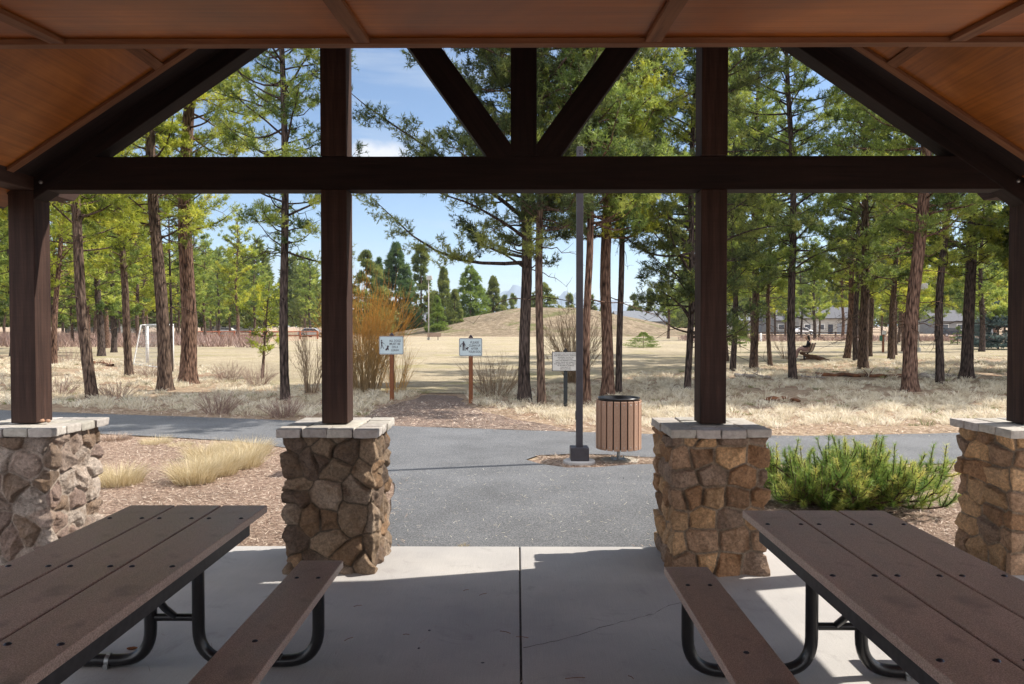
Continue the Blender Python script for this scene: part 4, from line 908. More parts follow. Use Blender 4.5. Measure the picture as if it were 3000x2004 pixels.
# scrub at the far side of the lawn: nobody could count it
def scrub_patch(name, label, n, xr, yr, h, seed):
    rng = np.random.default_rng(seed); P = []
    cl = rng.uniform(0, 1, (n // 40, 2)); Y = yr[0] + (yr[1] - yr[0]) * cl[:, 1]; Xc = (xr[0] + (xr[1] - xr[0]) * cl[:, 0] - 1514) / FPX * Y
    m = 40; rr_ = rng.uniform(0.5, 1.4, len(cl)); a = rng.uniform(0, 2 * PI, (len(cl), m)); q = np.sqrt(rng.random((len(cl), m))) * rr_[:, None]
    P = np.stack([Xc[:, None] + np.cos(a) * q, Y[:, None] + np.sin(a) * q, np.full_like(q, -0.05)], -1).reshape(-1, 3)
    D = unit(np.stack([np.cos(a) * 0.5, np.sin(a) * 0.5, np.ones_like(a)], -1).reshape(-1, 3) + rng.normal(size=(len(P), 3)) * 0.25)
    Ln = h * rng.uniform(0.5, 1.1, len(P)) * np.repeat(rr_, m) / 1.1; V, F, S = blades(rng, P, D, Ln, np.full(len(P), 0.07), np.clip(np.repeat(rng.uniform(0.2, 0.8, len(cl)), m) + rng.normal(size=len(P)) * 0.15, 0, 1))
    o = link(name, np_mesh(name, V, F, 'scrub_twigs', {'shade': S})); tag(o, label, 'undergrowth', kind='stuff')
scrub_patch('undergrowth', 'reddish-grey undergrowth under the far left wood', 15000, (-100, 760), (60, 118), 1.2, 1)
scrub_patch('undergrowth', 'low dry undergrowth in front of the far houses', 9000, (2000, 3100), (84, 108), 0.8, 2)
# ------------------------------------------------------------------ grass
def inside(poly, X, Y):
    c = np.zeros(len(X), bool); n = len(poly)
    for i in range(n):
        x1, y1 = poly[i]; x2, y2 = poly[(i + 1) % n]
        cond = ((y1 > Y) != (y2 > Y)) & (X < (x2 - x1) * (Y - y1) / (y2 - y1 + 1e-12) + x1); c ^= cond
    return c
lawn_poly = near_edge + far_edge; grav = [(-3.0, 13.0), (1.2, 12.3), (0.3, 14.5), (-1.1, 17), (-1.3, 19.6), (-2.4, 19.6), (-2.9, 17)]
def grass_field(name, label, n, nb, mat, seed, h=0.2, dens=None, yr=(12.4, 42), lawn=False, w=0.009):
    rng = np.random.default_rng(seed); Y = yr[0] + (yr[1] - yr[0]) * rng.random(n) ** 1.25; X = rng.uniform(-0.78, 0.78, n) * Y + 0.3
    pth = np.array([(-32, 21.7), (-17, 17.4), (-10.8, 15.6), (-8.3, 14.95), (-4.6, 14.05), (-2.2, 13.4), (0, 12.9), (1.6, 12.6), (3.2, 12.4), (5.2, 12.4), (8, 12.9), (14, 14.2), (30, 18.6)])
    ok = (Y > np.interp(X, pth[:, 0], pth[:, 1]) + 0.35 * vnoise(np.stack([X, Y, X * 0], 1) * 0.8, 3) + 0.25) & ~inside(lawn_poly, X, Y) & ~inside(grav, X, Y)
    pn = vnoise(np.stack([X * 0.45, Y * 0.45, X * 0], 1), 8); ok &= pn + 0.35 * rng.random(n) > 0.42
    ok &= (rng.random(n) < np.clip((Y - np.interp(X, pth[:, 0], pth[:, 1])) / 1.2, 0.12, 1))
    X, Y = X[ok], Y[ok]; m = len(X); size = rng.uniform(0.55, 1.25, m); sh = np.clip(rng.normal(0.55, 0.2, m), 0, 1)
    k = nb; a = rng.uniform(0, 2 * PI, (m, k)); q = 0.10 * size[:, None] * np.sqrt(rng.random((m, k)))
    P = np.stack([X[:, None] + np.cos(a) * q, Y[:, None] + np.sin(a) * q, np.full_like(q, -0.035)], -1).reshape(-1, 3)
    lean = rng.uniform(0.15, 1.25, (m, k)); D = unit(np.stack([np.cos(a) * lean, np.sin(a) * lean, np.ones_like(a)], -1).reshape(-1, 3) + rng.normal(size=(m * k, 3)) * 0.15)
    Ln = h * np.repeat(size, k) * rng.uniform(0.6, 1.2, m * k); bend = np.stack([np.cos(a).ravel() * 0.5, np.sin(a).ravel() * 0.5, np.full(m * k, -0.45)], 1)
    V, F, S = blades(rng, P, D, Ln, np.full(m * k, w) * (1 + (np.repeat(Y, k) - 13) / 22), np.clip(np.repeat(sh, k) + rng.normal(size=m * k) * 0.14, 0, 1), bend)
    o = link(name, np_mesh(name, V, F, mat, {'shade': S})); tag(o, label, 'grass', kind='stuff')
grass_field('dry_grass', 'pale dry bunch grass under the pines between path and lawn', 9000, 34, 'straw', 1, 0.19)
grass_field('green_grass', 'sparse greenish tufts among the dry bunch grass', 420, 30, 'grass_green', 2, 0.13)
# golden grass clumps by the slab
def clump(seed, r_, h, nbl, mat='straw_gold', w=0.004):
    rng = np.random.default_rng(seed); a = rng.uniform(0, 2 * PI, nbl); q = r_ * 0.55 * np.sqrt(rng.random(nbl))
    P = np.stack([np.cos(a) * q, np.sin(a) * q, np.full(nbl, -0.03)], 1); ln = rng.uniform(0.05, 0.75, nbl)
    D = unit(np.stack([np.cos(a) * ln, np.sin(a) * ln, np.ones(nbl)], 1) + rng.normal(size=(nbl, 3)) * 0.12); Ln = h * rng.uniform(0.55, 1.15, nbl)
    bend = np.stack([np.cos(a) * 0.7, np.sin(a) * 0.7, np.full(nbl, -0.35)], 1) * rng.uniform(0.2, 1.3, (nbl, 1))
    V, F, S = blades(rng, P, D, Ln, np.full(nbl, w), np.clip(rng.normal(0.55, 0.22, nbl), 0, 1), bend); return np_mesh('grass_clump', V, F, mat, {'shade': S})
GC = [(350, 1420, .38, .32, 1300, 'round golden grass clump nearest the sunlit pale pillar'), (570, 1415, .36, .38, 1500, 'golden grass clump at the front left of the clustered clumps'),
      (635, 1392, .38, .38, 1400, 'golden grass clump in the middle of the clustered clumps'), (705, 1370, .38, .35, 1400, 'golden grass clump at the right of the clustered clumps'),
      (600, 1345, .36, .32, 1000, 'golden grass clump behind the middle of the clustered clumps'), (740, 1335, .36, .32, 1100, 'golden grass clump at the back right by the asphalt path'),
      (670, 1318, .3, .22, 600, 'golden grass clump at the back of the clustered clumps by the asphalt'), (460, 1300, .36, .17, 700, 'flat pale grass clump beside the asphalt left of the clustered clumps'),
      (530, 1308, .28, .13, 420, 'short grass clump between the flat pale clump and the clustered clumps')]
for k, (px, py, r_, h_, nb_, lab) in enumerate(GC): tag(link('grass_clump', clump(50 + k, r_, h_, nb_), None, base(px, py)), lab, 'grass clump', 'grass clumps left of the apron')
tag(link('grass_clump', clump(70, .36, .16, 800, 'litter', 0.005), None, base(335, 1290)), 'low brown matted grass clump just right of the pale pillar capping', 'grass clump')
tag(link('grass_tuft', clump(71, .06, .06, 60, 'straw_gold', 0.003), None, (-0.42, 5.87, 0)), 'tiny straw tuft at the joint between slab and asphalt', 'grass tuft')
for k, (px, py, r_, h_, m_, lab) in enumerate([(1660, 1228, .3, .26, 'straw', 'pale spiky grass tuft left of the lamp post at the path edge'), (1735, 1215, .25, .22, 'straw', 'pale grass tuft between lamp post and litter bin'),
        (1920, 1222, .28, .22, 'straw', 'pale grass tuft right of the litter bin'), (1985, 1212, .25, .22, 'straw', 'pale grass tuft beside the right middle post')]):
    tag(link('grass_tuft', clump(75 + k, r_, h_, 420, m_, 0.006), None, base(px, py)), lab, 'grass tuft')
# litter of needles and chips
def litter(name, label, poly, n, seed, ln=(0.02, 0.06), wd=0.006, z=-0.02, mat='litter', lift=0.012):
    rng = np.random.default_rng(seed); pa = np.array(poly); X = rng.uniform(pa[:, 0].min(), pa[:, 0].max(), n); Y = rng.uniform(pa[:, 1].min(), pa[:, 1].max(), n); ok = inside(poly, X, Y); X, Y = X[ok], Y[ok]; m = len(X)
    a = rng.uniform(0, 2 * PI, m); P = np.stack([X, Y, z + rng.random(m) * lift], 1); D = unit(np.stack([np.cos(a), np.sin(a), rng.normal(size=m) * 0.18 + .08], 1))
    side = np.cross(D, np.array([0, 0, 1.0])); side += rng.normal(size=(m, 3)) * 0.25; side = unit(side); L_ = rng.uniform(ln[0], ln[1], m); w2 = wd * rng.uniform(0.5, 1.3, m)
    s = side * w2[:, None] / 2; E = P + D * L_[:, None]; V = np.stack([P - s, P + s, E + s * .6, E - s * .6], 1).reshape(-1, 3); F = np.arange(m * 4).reshape(m, 4)
    o = link(name, np_mesh(name, V, F, mat, {'shade': np.repeat(np.clip(rng.normal(0.5, 0.28, m), 0, 1), 4)})); tag(o, label, 'litter', kind='stuff'); return o
litter('needle_litter', 'brown pine needles and bark chips on the bed left of the apron', [(-7.5, 5.9), (-1.05, 5.9), (-1.2, 6.8), (-1.4, 8.3), (-1.7, 9.1), (-2.3, 10.0), (-4.4, 11.2), (-7.6, 12.2)], 52000, 1)
litter('needle_litter', 'brown pine needles and bark chips on the bed right of the apron', [(1.8, 5.9), (7.5, 5.9), (8.0, 9.8), (5.4, 9.4), (3.6, 9.35), (2.35, 9.3), (2.0, 7)], 42000, 2)
litter('needle_litter', 'bark chips round the lamp post and litter bin', [(0.3, 9.45), (0.62, 9.22), (1.0, 9.25), (1.45, 9.43), (1.95, 9.45), (2.2, 9.75), (1.25, 10.08), (0.75, 10.1), (0.3, 10.0)], 9000, 3)
litter('needle_litter', 'scattered chips and needles between path and pines', [(-9, 14.8), (-4.6, 13.9), (-2.2, 13.1), (0, 12.6), (1.6, 12.2), (5.2, 12.0), (9, 12.6), (10, 16), (0, 17), (-10, 18)], 42000, 4, (0.03, 0.09), 0.012)
litter('fallen_needles', 'a few pale fallen needles lying on the asphalt apron', [(-1.1, 6.0), (1.7, 6.0), (2.2, 9), (-1.4, 9), (-1.3, 8)], 900, 5, (0.02, 0.055), 0.003, -0.008, 'straw', 0.002)
litter('fallen_needles', 'a few brown fallen needles lying on the concrete slab', [(-4.2, 1.6), (4.3, 1.6), (4.3, 5.8), (-4.2, 5.8)], 300, 6, (0.02, 0.06), 0.0028, 0.001, 'litter', 0.003)
litter('needle_drift', 'pine needles and chips drifted along the far edge of the asphalt path', [(-10, 15.4), (-4.6, 13.9), (-2.2, 13.05), (0, 12.55), (1.6, 12.2), (3.2, 11.9), (5.2, 11.95), (8, 12.35), (8, 12.05), (5.2, 11.6), (3.2, 11.6), (0, 12.2), (-2.2, 12.7), (-4.6, 13.5), (-10, 14.9)], 5000, 15, (0.02, 0.06), 0.007, -0.008, 'litter', 0.006)
litter('needle_drift', 'pine needles and chips drifted along the near edges of the asphalt apron', [(-1.02, 5.87), (-0.85, 5.87), (-1.0, 6.6), (-1.2, 8.2), (-1.4, 9.0), (-2.1, 9.75), (-4.3, 11.1), (-7.4, 12.05), (-7.4, 12.4), (-4.2, 11.45), (-2.0, 10.15), (-1.62, 9.0), (-1.36, 8.2), (-1.16, 6.6)], 4200, 16, (0.015, 0.05), 0.006, -0.008, 'litter', 0.006)
litter('needle_drift', 'dry chips gathered against the right pillar at the slab edge', [(0.9, 5.86), (1.8, 5.86), (1.9, 6.6), (1.6, 6.3), (1.4, 6.0)], 700, 17, (0.015, 0.05), 0.006, -0.008, 'litter', 0.006)
# mugo pine beside the right middle pillar
def mugo():
    rng = np.random.default_rng(8); tubes = []; NP = []; ND = []; NS = []; cx, cy = 3.16, 7.2
    limbs = 68
    for k in range(limbs):
        az = rng.uniform(0, 2 * PI); rr_ = rng.uniform(0.25, 1.0); tgt = np.array([math.cos(az) * 1.0 * rr_, math.sin(az) * 0.62 * rr_, rng.uniform(0.12, 0.50) * (1.1 - 0.45 * rr_)])
        s = np.linspace(0, 1, 7); P = np.stack([tgt[0] * s, tgt[1] * s, tgt[2] * s ** 1.4 + 0.02], 1) + rng.normal(size=(7, 3)) * 0.02; tubes.append((P, 0.018 * (1 - 0.6 * s)))
        for q in range(18):
            i = rng.integers(2, 7); b0 = P[i]; d = unit(np.array([tgt[0] * 0.9, tgt[1] * 0.9, 0.22]) + rng.normal(size=3) * 0.55); Ls = rng.uniform(0.09, 0.20); t = np.linspace(0, 1, 6)
            Q = b0 + d * (t * Ls)[:, None]; Q[:, 2] += 0.12 * t ** 2; tubes.append((Q, 0.007 * (1 - 0.5 * t))); sh0 = np.clip(rng.normal(0.42, 0.3), 0.0, 1)
            nn_ = int(Ls * 900); tt = rng.uniform(0.1, 1.03, nn_); B = np.stack([np.interp(tt, t, Q[:, c]) for c in range(3)], 1); ax = unit(Q[-1] - Q[0])
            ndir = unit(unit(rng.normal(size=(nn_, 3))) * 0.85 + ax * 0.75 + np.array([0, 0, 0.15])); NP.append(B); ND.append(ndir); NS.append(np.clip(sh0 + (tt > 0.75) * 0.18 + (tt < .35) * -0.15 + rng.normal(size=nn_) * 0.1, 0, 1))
    V, F = tube_np(tubes, 6); t = thing('mugo_pine', 'low spreading bright green mugo pine between the two right stone pillars', 'shrub', (cx, cy, -0.02))
    link('branches', np_mesh('branches', V, F, 'bark_brown', smooth=True), t)
    P = np.concatenate(NP); D = np.concatenate(ND); S = np.concatenate(NS); V, F, S = blades(rng, P, D, rng.uniform(0.04, 0.075, len(P)), np.full(len(P), 0.0045), S)
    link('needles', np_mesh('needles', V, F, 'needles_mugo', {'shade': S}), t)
mugo()
# ------------------------------------------------------------------ litter bin
bp = G(1812, 1349, -0.02); Yb = bp.y
binn = thing('litter_bin', 'round brown slatted litter bin on a metal stem beside the asphalt path', 'litter bin', bp)
zt, zb = 0.80, 0.165; RB = 0.285
b = MB(); b.lathe([(0.24, zb + .02), (0.262, zb + .02), (0.262, zt - 0.005), (0.272, zt + 0.012), (0.276, zt + 0.030), (0.270, zt + 0.036), (0.258, zt + 0.032), (0.252, zt + 0.01), (0.245, zt - 0.05), (0.225, zb + 0.05), (0.001, zb + 0.045)], 48)
smooth_angle(b.obj('liner', 'black_powder_coat', binn), 50)
b = MB()
for z in (zb + 0.10, zt - 0.10): b.lathe([(0.262, z - .02), (0.2675, z - .02), (0.2675, z + .02), (0.262, z + .02)], 40)
smooth_angle(b.obj('hoops', 'black_powder_coat', binn), 50); binn.children[-1].name = 'hoop'
NSL = 20
sl = MB(); sl.box((0, 0, (zt + zb) / 2), (0.0745, 0.022, zt - zb)); SLM = sl.mesh('slat', 'can_slat')
sc_ = MB(); sc_.lathe([(0.0001, 0.004), (0.005, 0.0035), (0.0075, 0.0)], 10); SCM = sc_.mesh('screw', 'galvanised_metal', True)
for k in range(NSL):
    a = 2 * PI * (k + .32) / NSL
    o = link('slat', SLM, binn, (RB * math.cos(a), RB * math.sin(a), 0), (0, 0, a - PI / 2)); bevel(o, 0.006, 2)
    for z in (zb + 0.045, zt - 0.045): link('screw', SCM, o, (0, -0.0112, z), (R(90), 0, 0)).location.y *= -1 if True else 1
for o in [x for x in scene.objects if x.name.startswith('screw')]: o.rotation_euler = (R(-90), 0, 0)
b = MB(); b.tube([(0, 0, 0.012), (0, 0, zb + .03)], 0.024, 16); smooth_angle(b.obj('stem', 'galvanised_metal', binn))
b = MB(); b.lathe([(0.001, zb + .004), (0.235, zb + .006), (0.25, zb + .02)], 32); b.obj('base_pan', 'black_powder_coat', binn, True)
b = MB(); b.box((0, 0, 0.020), (0.19, 0.19, 0.010)); o = b.obj('foot_plate', 'galvanised_metal', binn); bevel(o, .002)
for sx in (-1, 1):
    for sy in (-1, 1):
        b = MB(); b.lathe([(0.0001, 0.02), (0.009, 0.02), (0.009, 0.0), ], 6); b.obj('anchor_bolt', 'galvanised_metal', binn, loc=(sx * .075, sy * .075, .025))
b = MB(); b.prism([(-.2, -.17), (.21, -.19), (.27, .02), (.19, .2), (-.17, .18), (-.24, .03)], -0.03, 0.014, lambda a, c, d: (a, c, d)); o = b.obj('footing', 'cap_stone', binn); bevel(o, .01)
at_ = o.data.attributes.new('tint', 'FLOAT_COLOR', 'POINT'); at_.data.foreach_set('color', [1.0, .95, .85, 1] * len(o.data.vertices))
rng = np.random.default_rng(3); b = MB()
for k in range(14):
    a = rng.uniform(0, 6.28); q = rng.uniform(0, .2); b.box((math.cos(a) * q, math.sin(a) * q, zt - 0.09 + rng.uniform(-.02, .03)), (rng.uniform(.03, .08), rng.uniform(.02, .06), rng.uniform(.01, .04)), tuple(rng.uniform(-1, 1, 3)))
o = b.obj('rubbish', 'far_pole_paint'); o.location = bp; tag(o, 'pale crumpled rubbish heaped inside the slatted litter bin', 'rubbish', kind='stuff')
# ------------------------------------------------------------------ lamp post near the bin
lp = G(1697, 1362, -0.02); lp.y += 0.12; lp.x += 0.01
lamp = thing('lamp_post', 'tall dark square lamp post rising from the chip island in the asphalt', 'lamp post', lp)
b = MB(); b.box((0, 0, 2.09), (0.086, 0.086, 3.94)); o = b.obj('pole', 'lamp_post_paint', lamp); bevel(o, .006)
b = MB(); b.box((0, 0, 0.13), (0.235, 0.235, 0.17)); o = b.obj('base_cover', 'lamp_post_paint', lamp); bevel(o, .01)
b = MB(); b.lathe([(0.0001, 0.045), (0.19, 0.045), (0.205, 0.035), (0.21, -0.03)], 40); smooth_angle(b.obj('footing', 'broom_concrete', lamp), 50)
b = MB(); b.box((-0.0475, 0, 0.62), (0.008, 0.055, 0.11)); b.obj('hand_hole_cover', 'lamp_post_paint', lamp)
b = MB(); b.box((0.0, 0.10, 3.87), (0.31, 0.36, 0.10)); o = b.obj('lamp_head', 'far_pole_paint', lamp); bevel(o, .012)
b = MB(); b.box((0.0, 0.12, 3.815), (0.24, 0.26, 0.008)); b.obj('lens', 'window_glass', o)
for z in (4.0, 3.965): 
    b = MB(); b.lathe([(0.0001, 0.006), (0.008, 0.005), (0.01, 0.0)], 10); b.obj('bolt', 'sign_black', lamp, True, (0, -0.0435, z), (R(90), 0, 0))
# ------------------------------------------------------------------ lettering and signs
def text_mesh(lines, size, spacing, width=None, center=0.0, top=0.0, mat='sign_ink', bold=0.0):
    obs = []; dg = None; b = MB()
    for i, (tx, wd) in enumerate(lines):
        c = bpy.data.curves.new('lettering', 'FONT'); c.body = tx; c.size = size; c.align_x = 'CENTER'; c.extrude = 0.0008; c.offset = bold; c.resolution_u = 3
        o = bpy.data.objects.new('lettering', c); COL.objects.link(o); dg = bpy.context.evaluated_depsgraph_get(); dg.update()
        me = bpy.data.meshes.new_from_object(o.evaluated_get(dg)); bpy.data.objects.remove(o)
        xs = [v.co.x for v in me.vertices]; w = max(xs) - min(xs); mid = (max(xs) + min(xs)) / 2; k = (wd / w) if wd else 1
        b.add([((v.co.x - mid) * k + center, -v.co.z, v.co.y + top - i * spacing) for v in me.vertices], [tuple(p.vertices) for p in me.polygons])
    return b.mesh('lettering', mat)
def rrect(w, h, r_, n=6):
    P = []
    for cx, cy, a0 in ((w / 2 - r_, h / 2 - r_, 0), (-w / 2 + r_, h / 2 - r_, 90), (-w / 2 + r_, -h / 2 + r_, 180), (w / 2 - r_, -h / 2 + r_, 270)):
        P += [(cx + r_ * math.cos(R(a0 + 90 * k / n)), cy + r_ * math.sin(R(a0 + 90 * k / n))) for k in range(n + 1)]
    return P
def sign(name, label, px, py, w, h, zc_, face, edge, post_mat, texts, size, spacing, tc_, top, picto=None, cap_mat='sign_ink', pw=0.09, rad=0.03, ztop=None):
    p = G(px, py, -0.03); t = thing(name, label, 'sign', p, R(-1)); ztop = ztop or zc_ + h / 2 + 0.01
    b = MB(); b.box((0, 0.055, ztop / 2 - 0.05), (pw, pw, ztop + 0.1)); o = b.obj('post', post_mat, t); bevel(o, .004)
    b = MB(); b.prism([(-pw * .62, ztop + .001), (pw * .62, ztop + .001), (0, ztop + 0.07)], 0.055 - pw * .5, 0.055 + pw * .5); b.obj('post_cap', cap_mat, t)
    b = MB(); b.prism(rrect(w, h, rad), 0.0, 0.006); o = b.obj('board', edge, t, loc=(0, 0, zc_)); 
    b = MB(); P1 = rrect(w - .018, h - .018, rad * .85)
    b.prism(P1, -0.0012, -0.0002); b.obj('border', cap_mat, o)
    b = MB(); q = 0.034 if face == 'sign_face' else 0.030; b.prism(rrect(w - q, h - q, rad * .65), -0.0024, -0.0013); b.obj('face', face, o)
    link('lettering', text_mesh(texts, size, spacing, None, tc_, top, 'sign_ink' if face == 'sign_face' else 'sign_black', 0.0009 if face == 'sign_face' else 0.0006), o, (0, -0.0027, 0))
    for z in (h / 2 - .022, -h / 2 + .022):
        b = MB(); b.lathe([(0.0001, 0.003), (0.004, 0.0025), (0.006, 0)], 8); b.obj('bolt', 'bolt_metal', o, True, (0, -0.0026, z), (R(90), 0, 0))
    if picto: 
        b = MB(); picto(b); b.obj('pictogram', 'sign_ink', o, loc=(0, -0.0028, 0))
    return t
def stroke(b, pts, w0, w1=None, k=455.0, c=(352, 393), lift=[0]):
    w1 = w1 or w0; P = [((x - c[0]) / k, (c[1] - y) / k) for x, y in pts]; lift[0] += 0.00004
    for i in range(len(P) - 1):
        (x0, y0), (x1, y1) = P[i], P[i + 1]; L_ = math.hypot(x1 - x0, y1 - y0) + 1e-9; nx, ny = -(y1 - y0) / L_, (x1 - x0) / L_
        a, e = w0 / k / 2, w1 / k / 2; lift[0] += 0.00004; z = lift[0]
        b.prism([(x0 + nx * a, y0 + ny * a), (x0 - nx * a, y0 - ny * a), (x1 - nx * e, y1 - ny * e), (x1 + nx * e, y1 + ny * e)], -0.0012 - z, 0)
def disc(b, x, y, r_, k, c, lift=[0]):
    lift[0] += 0.00005; b.prism([((x + r_ * math.cos(2 * PI * i / 14) - c[0]) / k, (c[1] - y - r_ * math.sin(2 * PI * i / 14)) / k) for i in range(14)], -0.001 - lift[0], 0)
def poly(b, pts, k, c, z=0.0011): b.prism([((x - c[0]) / k, (c[1] - y) / k) for x, y in pts], -z, 0)
def pic1(b):
    k, c = 455.0, (352, 393); disc(b, 248, 341, 7.5, k, c)
    stroke(b, [(247, 352), (250, 388)], 15, 11, k, c); stroke(b, [(248, 386), (244, 410), (240, 432)], 8, 6, k, c); stroke(b, [(251, 386), (260, 408), (270, 430)], 8, 6, k, c); stroke(b, [(250, 356), (262, 368), (276, 374)], 6, 5, k, c)
    stroke(b, [(276, 374), (290, 395), (308, 408)], 2, 2, k, c)
    poly(b, [(286, 447), (288, 436), (300, 424), (308, 408), (306, 400), (312, 394), (318, 395), (330, 402), (328, 407), (322, 408), (322, 424), (326, 446), (318, 447), (312, 436), (306, 448)], k, c)
def pic2(b):
    k, c = 470.0, (1186, 395); disc(b, 1110, 341, 9, k, c)
    stroke(b, [(1110, 350), (1110, 388)], 24, 20, k, c); stroke(b, [(1104, 386), (1104, 432)], 9, 9, k, c); stroke(b, [(1116, 386), (1116, 432)], 9, 9, k, c)
    stroke(b, [(1100, 356), (1084, 364), (1078, 372)], 7, 6, k, c); stroke(b, [(1120, 356), (1128, 372), (1126, 382)], 7, 6, k, c); poly(b, [(1074, 374), (1082, 374), (1085, 392), (1072, 392)], k, c)
    stroke(b, [(1127, 380), (1140, 392), (1152, 398)], 2, 2, k, c)
    poly(b, [(1130, 404), (1126, 394), (1129, 392), (1134, 402), (1148, 402), (1152, 394), (1160, 395), (1169, 401), (1166, 406), (1158, 408), (1157, 418), (1158, 434), (1153, 434), (1150, 420), (1138, 420), (1134, 434), (1128, 434), (1131, 418)], k, c)
sign('dog_sign', 'pale blue sign reading ALL DOGS MUST BE ON A LEASH on an orange-brown post', 1147, 1176, 0.575, 0.433, 1.325, 'sign_face', 'sign_white', 'orange_post',
     [('ALL DOGS', .275), ('MUST BE', .255), ('ON A', .145), ('LEASH', .178)], 0.074, 0.0737, 0.088, 0.083, pic1)
sign('dog_sign', 'pale blue sign reading PLEASE CLEAN UP AFTER YOUR DOG on an orange-brown post', 1379, 1182, 0.535, 0.415, 1.295, 'sign_face', 'sign_white', 'orange_post',
     [('PLEASE', .19), ('CLEAN UP', .265), ('AFTER', .165), ('YOUR DOG', .285)], 0.071, 0.071, 0.092, 0.083, pic2)
sign('notice_sign', 'white property notice with small black writing on a dark post left of the lamp post', 1657, 1193, 0.60, 0.43, 1.005, 'sign_white', 'sign_black', 'dark_green_post',
     [('YOU MAY USE THIS PROPERTY', .50), ('FOR RECREATIONAL PURPOSES', .50), ('HOWEVER, YOU DO SO', .35), ('AT YOUR OWN RISK,', .32), ('AND THE PROPERTY OWNER', .45), ('SHALL HAVE NO LIABILITY', .44),
      ('FOR PERSONAL INJURY, DEATH', .50), ('OR PROPERTY DAMAGE,', .37), ('PURSUANT TO', .22), ('ORS 015 ET SEQ.', .25)], 0.031, 0.0362, 0, 0.150, None, 'sign_black', 0.085, 0.008)
# ------------------------------------------------------------------ goal
g0 = G(432, 1068, -0.02); g1 = G(507, 1077, -0.02); gd = g1 - g0; gw = gd.length; goal = thing('football_goal', 'white football goal with a loose net among the left pines', 'goal', g0, math.atan2(gd.y, gd.x))
gh = 1.82
for x in (0, gw):
    b = MB(); b.tube([(x, 0, 0), (x, 0, gh)], 0.07 if x == 0 else 0.045, 14); b.obj('post', 'goal_white', goal, True)
    b = MB(); b.tube([(x, -0.05, gh), (x, -0.25, gh), (x, -0.6, 0.04), (x, 0, 0.04)], 0.028, 8); b.obj('side_frame', 'goal_white', goal, True)
b = MB(); b.tube([(-.05, 0, gh), (gw + .05, 0, gh)], 0.04, 14); b.obj('crossbar', 'goal_white', goal, True)
b = MB(); b.tube([(0, -0.6, 0.04), (gw, -0.6, 0.04)], 0.028, 8); b.obj('ground_bar', 'goal_white', goal, True)
tb = []
def netp(u, v): # v 0 at front of the top, 1 at ground at the back
    sag = 0.12 * math.sin(PI * u) * math.sin(PI * v)
    y, z = ((0.25 * v / .35, gh) if v < .35 else (0.25 + 0.35 * (v - .35) / .65, gh * (1 - (v - .35) / .65)))
    return (u * gw, -y + sag * .5, max(0.03, z - sag))
for i in range(23): tb.append((np.array([netp(i / 22, v / 14) for v in range(15)]), np.full(15, 0.006)))
for j in range(17): tb.append((np.array([netp(u / 14, j / 16) for u in range(15)]), np.full(15, 0.006)))
for x in (0, gw):
    for j in range(1, 10):
        z = gh * j / 10; ym = -0.25 - 0.35 * (1 - z / gh); tb.append((np.array([(x, 0, z), (x, ym / 2, z - .04), (x, ym, z)]), np.full(3, .006)))
V, F = tube_np(tb, 3); link('net', np_mesh('net', V, F, 'net_cord'), goal)
# ------------------------------------------------------------------ rail fence
def rail_fence(label, pxs, Y, h=1.15, mat='fence_rail_paint', th=0.12, Y2=None):
    Y2 = Y2 or Y; n = len(pxs); Ys = [Y + (Y2 - Y) * i / (n - 1) for i in range(n)]; pts = [A(px, 955, y) for px, y in zip(pxs, Ys)]; t = thing('rail_fence', label, 'fence', (pts[0].x, pts[0].y, -0.03))
    for p in pts:
        b = MB(); b.box((p.x - pts[0].x, p.y - pts[0].y, h / 2), (0.2, 0.16, h)); b.obj('post', mat, t)
    for z in (h * .38, h * .86):
        for a_, c_ in zip(pts, pts[1:]):
            b = MB(); b.tube([(a_.x - pts[0].x, a_.y - pts[0].y - .03, z), (c_.x - pts[0].x, c_.y - pts[0].y - .03, z + .03)], th / 2, 6); b.obj('rail', mat, t)
rail_fence('orange-brown two-rail fence at the far left edge of the lawn', [560, 600, 641, 686, 732, 780, 829, 879, 930], 100, 1.15, th=.17)
rail_fence('dark low rail fence in front of the far houses on the right', [2200, 2262, 2324, 2386, 2448, 2510], 112, 0.9, 'bark_brown', th=.13)
# ------------------------------------------------------------------ benches, person and dog
def bench(label, loc, rz, w=1.75):
    t = thing('park_bench', label, 'bench', loc, rz)
    for i in range(5): # seat, facing +y
        b = MB(); b.box((0, -0.17 + i * 0.095, 0.44 + 0.01 * i * 0), (w, 0.075, 0.04)); b.obj('seat_slat', 'bench_slat', t)
    for i in range(5):
        z = 0.50 + i * 0.085; b = MB(); b.box((0, -0.235 - (z - .5) * .36, z), (w, 0.035, 0.07), (R(-20) * -1, 0, 0)); b.obj('back_slat', 'bench_slat', t)
    for x in (-w * .33, w * .33):
        b = MB(); b.box((x, 0.0, 0.21), (0.07, 0.09, 0.46)); b.box((x, 0.02, 0.405), (0.06, 0.46, 0.03)); o = b.obj('leg', 'black_powder_coat', t)
        b = MB(); b.tube([(x, -0.19, 0.40), (x, -0.275, 0.52), (x, -0.40, 0.90)], 0.022, 8); b.obj('back_support', 'black_powder_coat', t, True)
    return t
fb = A(1270, 955, 92); bench('empty slatted bench beside the distant lamp before the mound', (fb.x, 92, -0.02), R(180 - 8))
ob = A(2362, 955, 38.5); brz = R(60); bench('slatted bench carrying the seated person between two pine trunks', (ob.x, 38.5, -0.02), brz, 1.6)
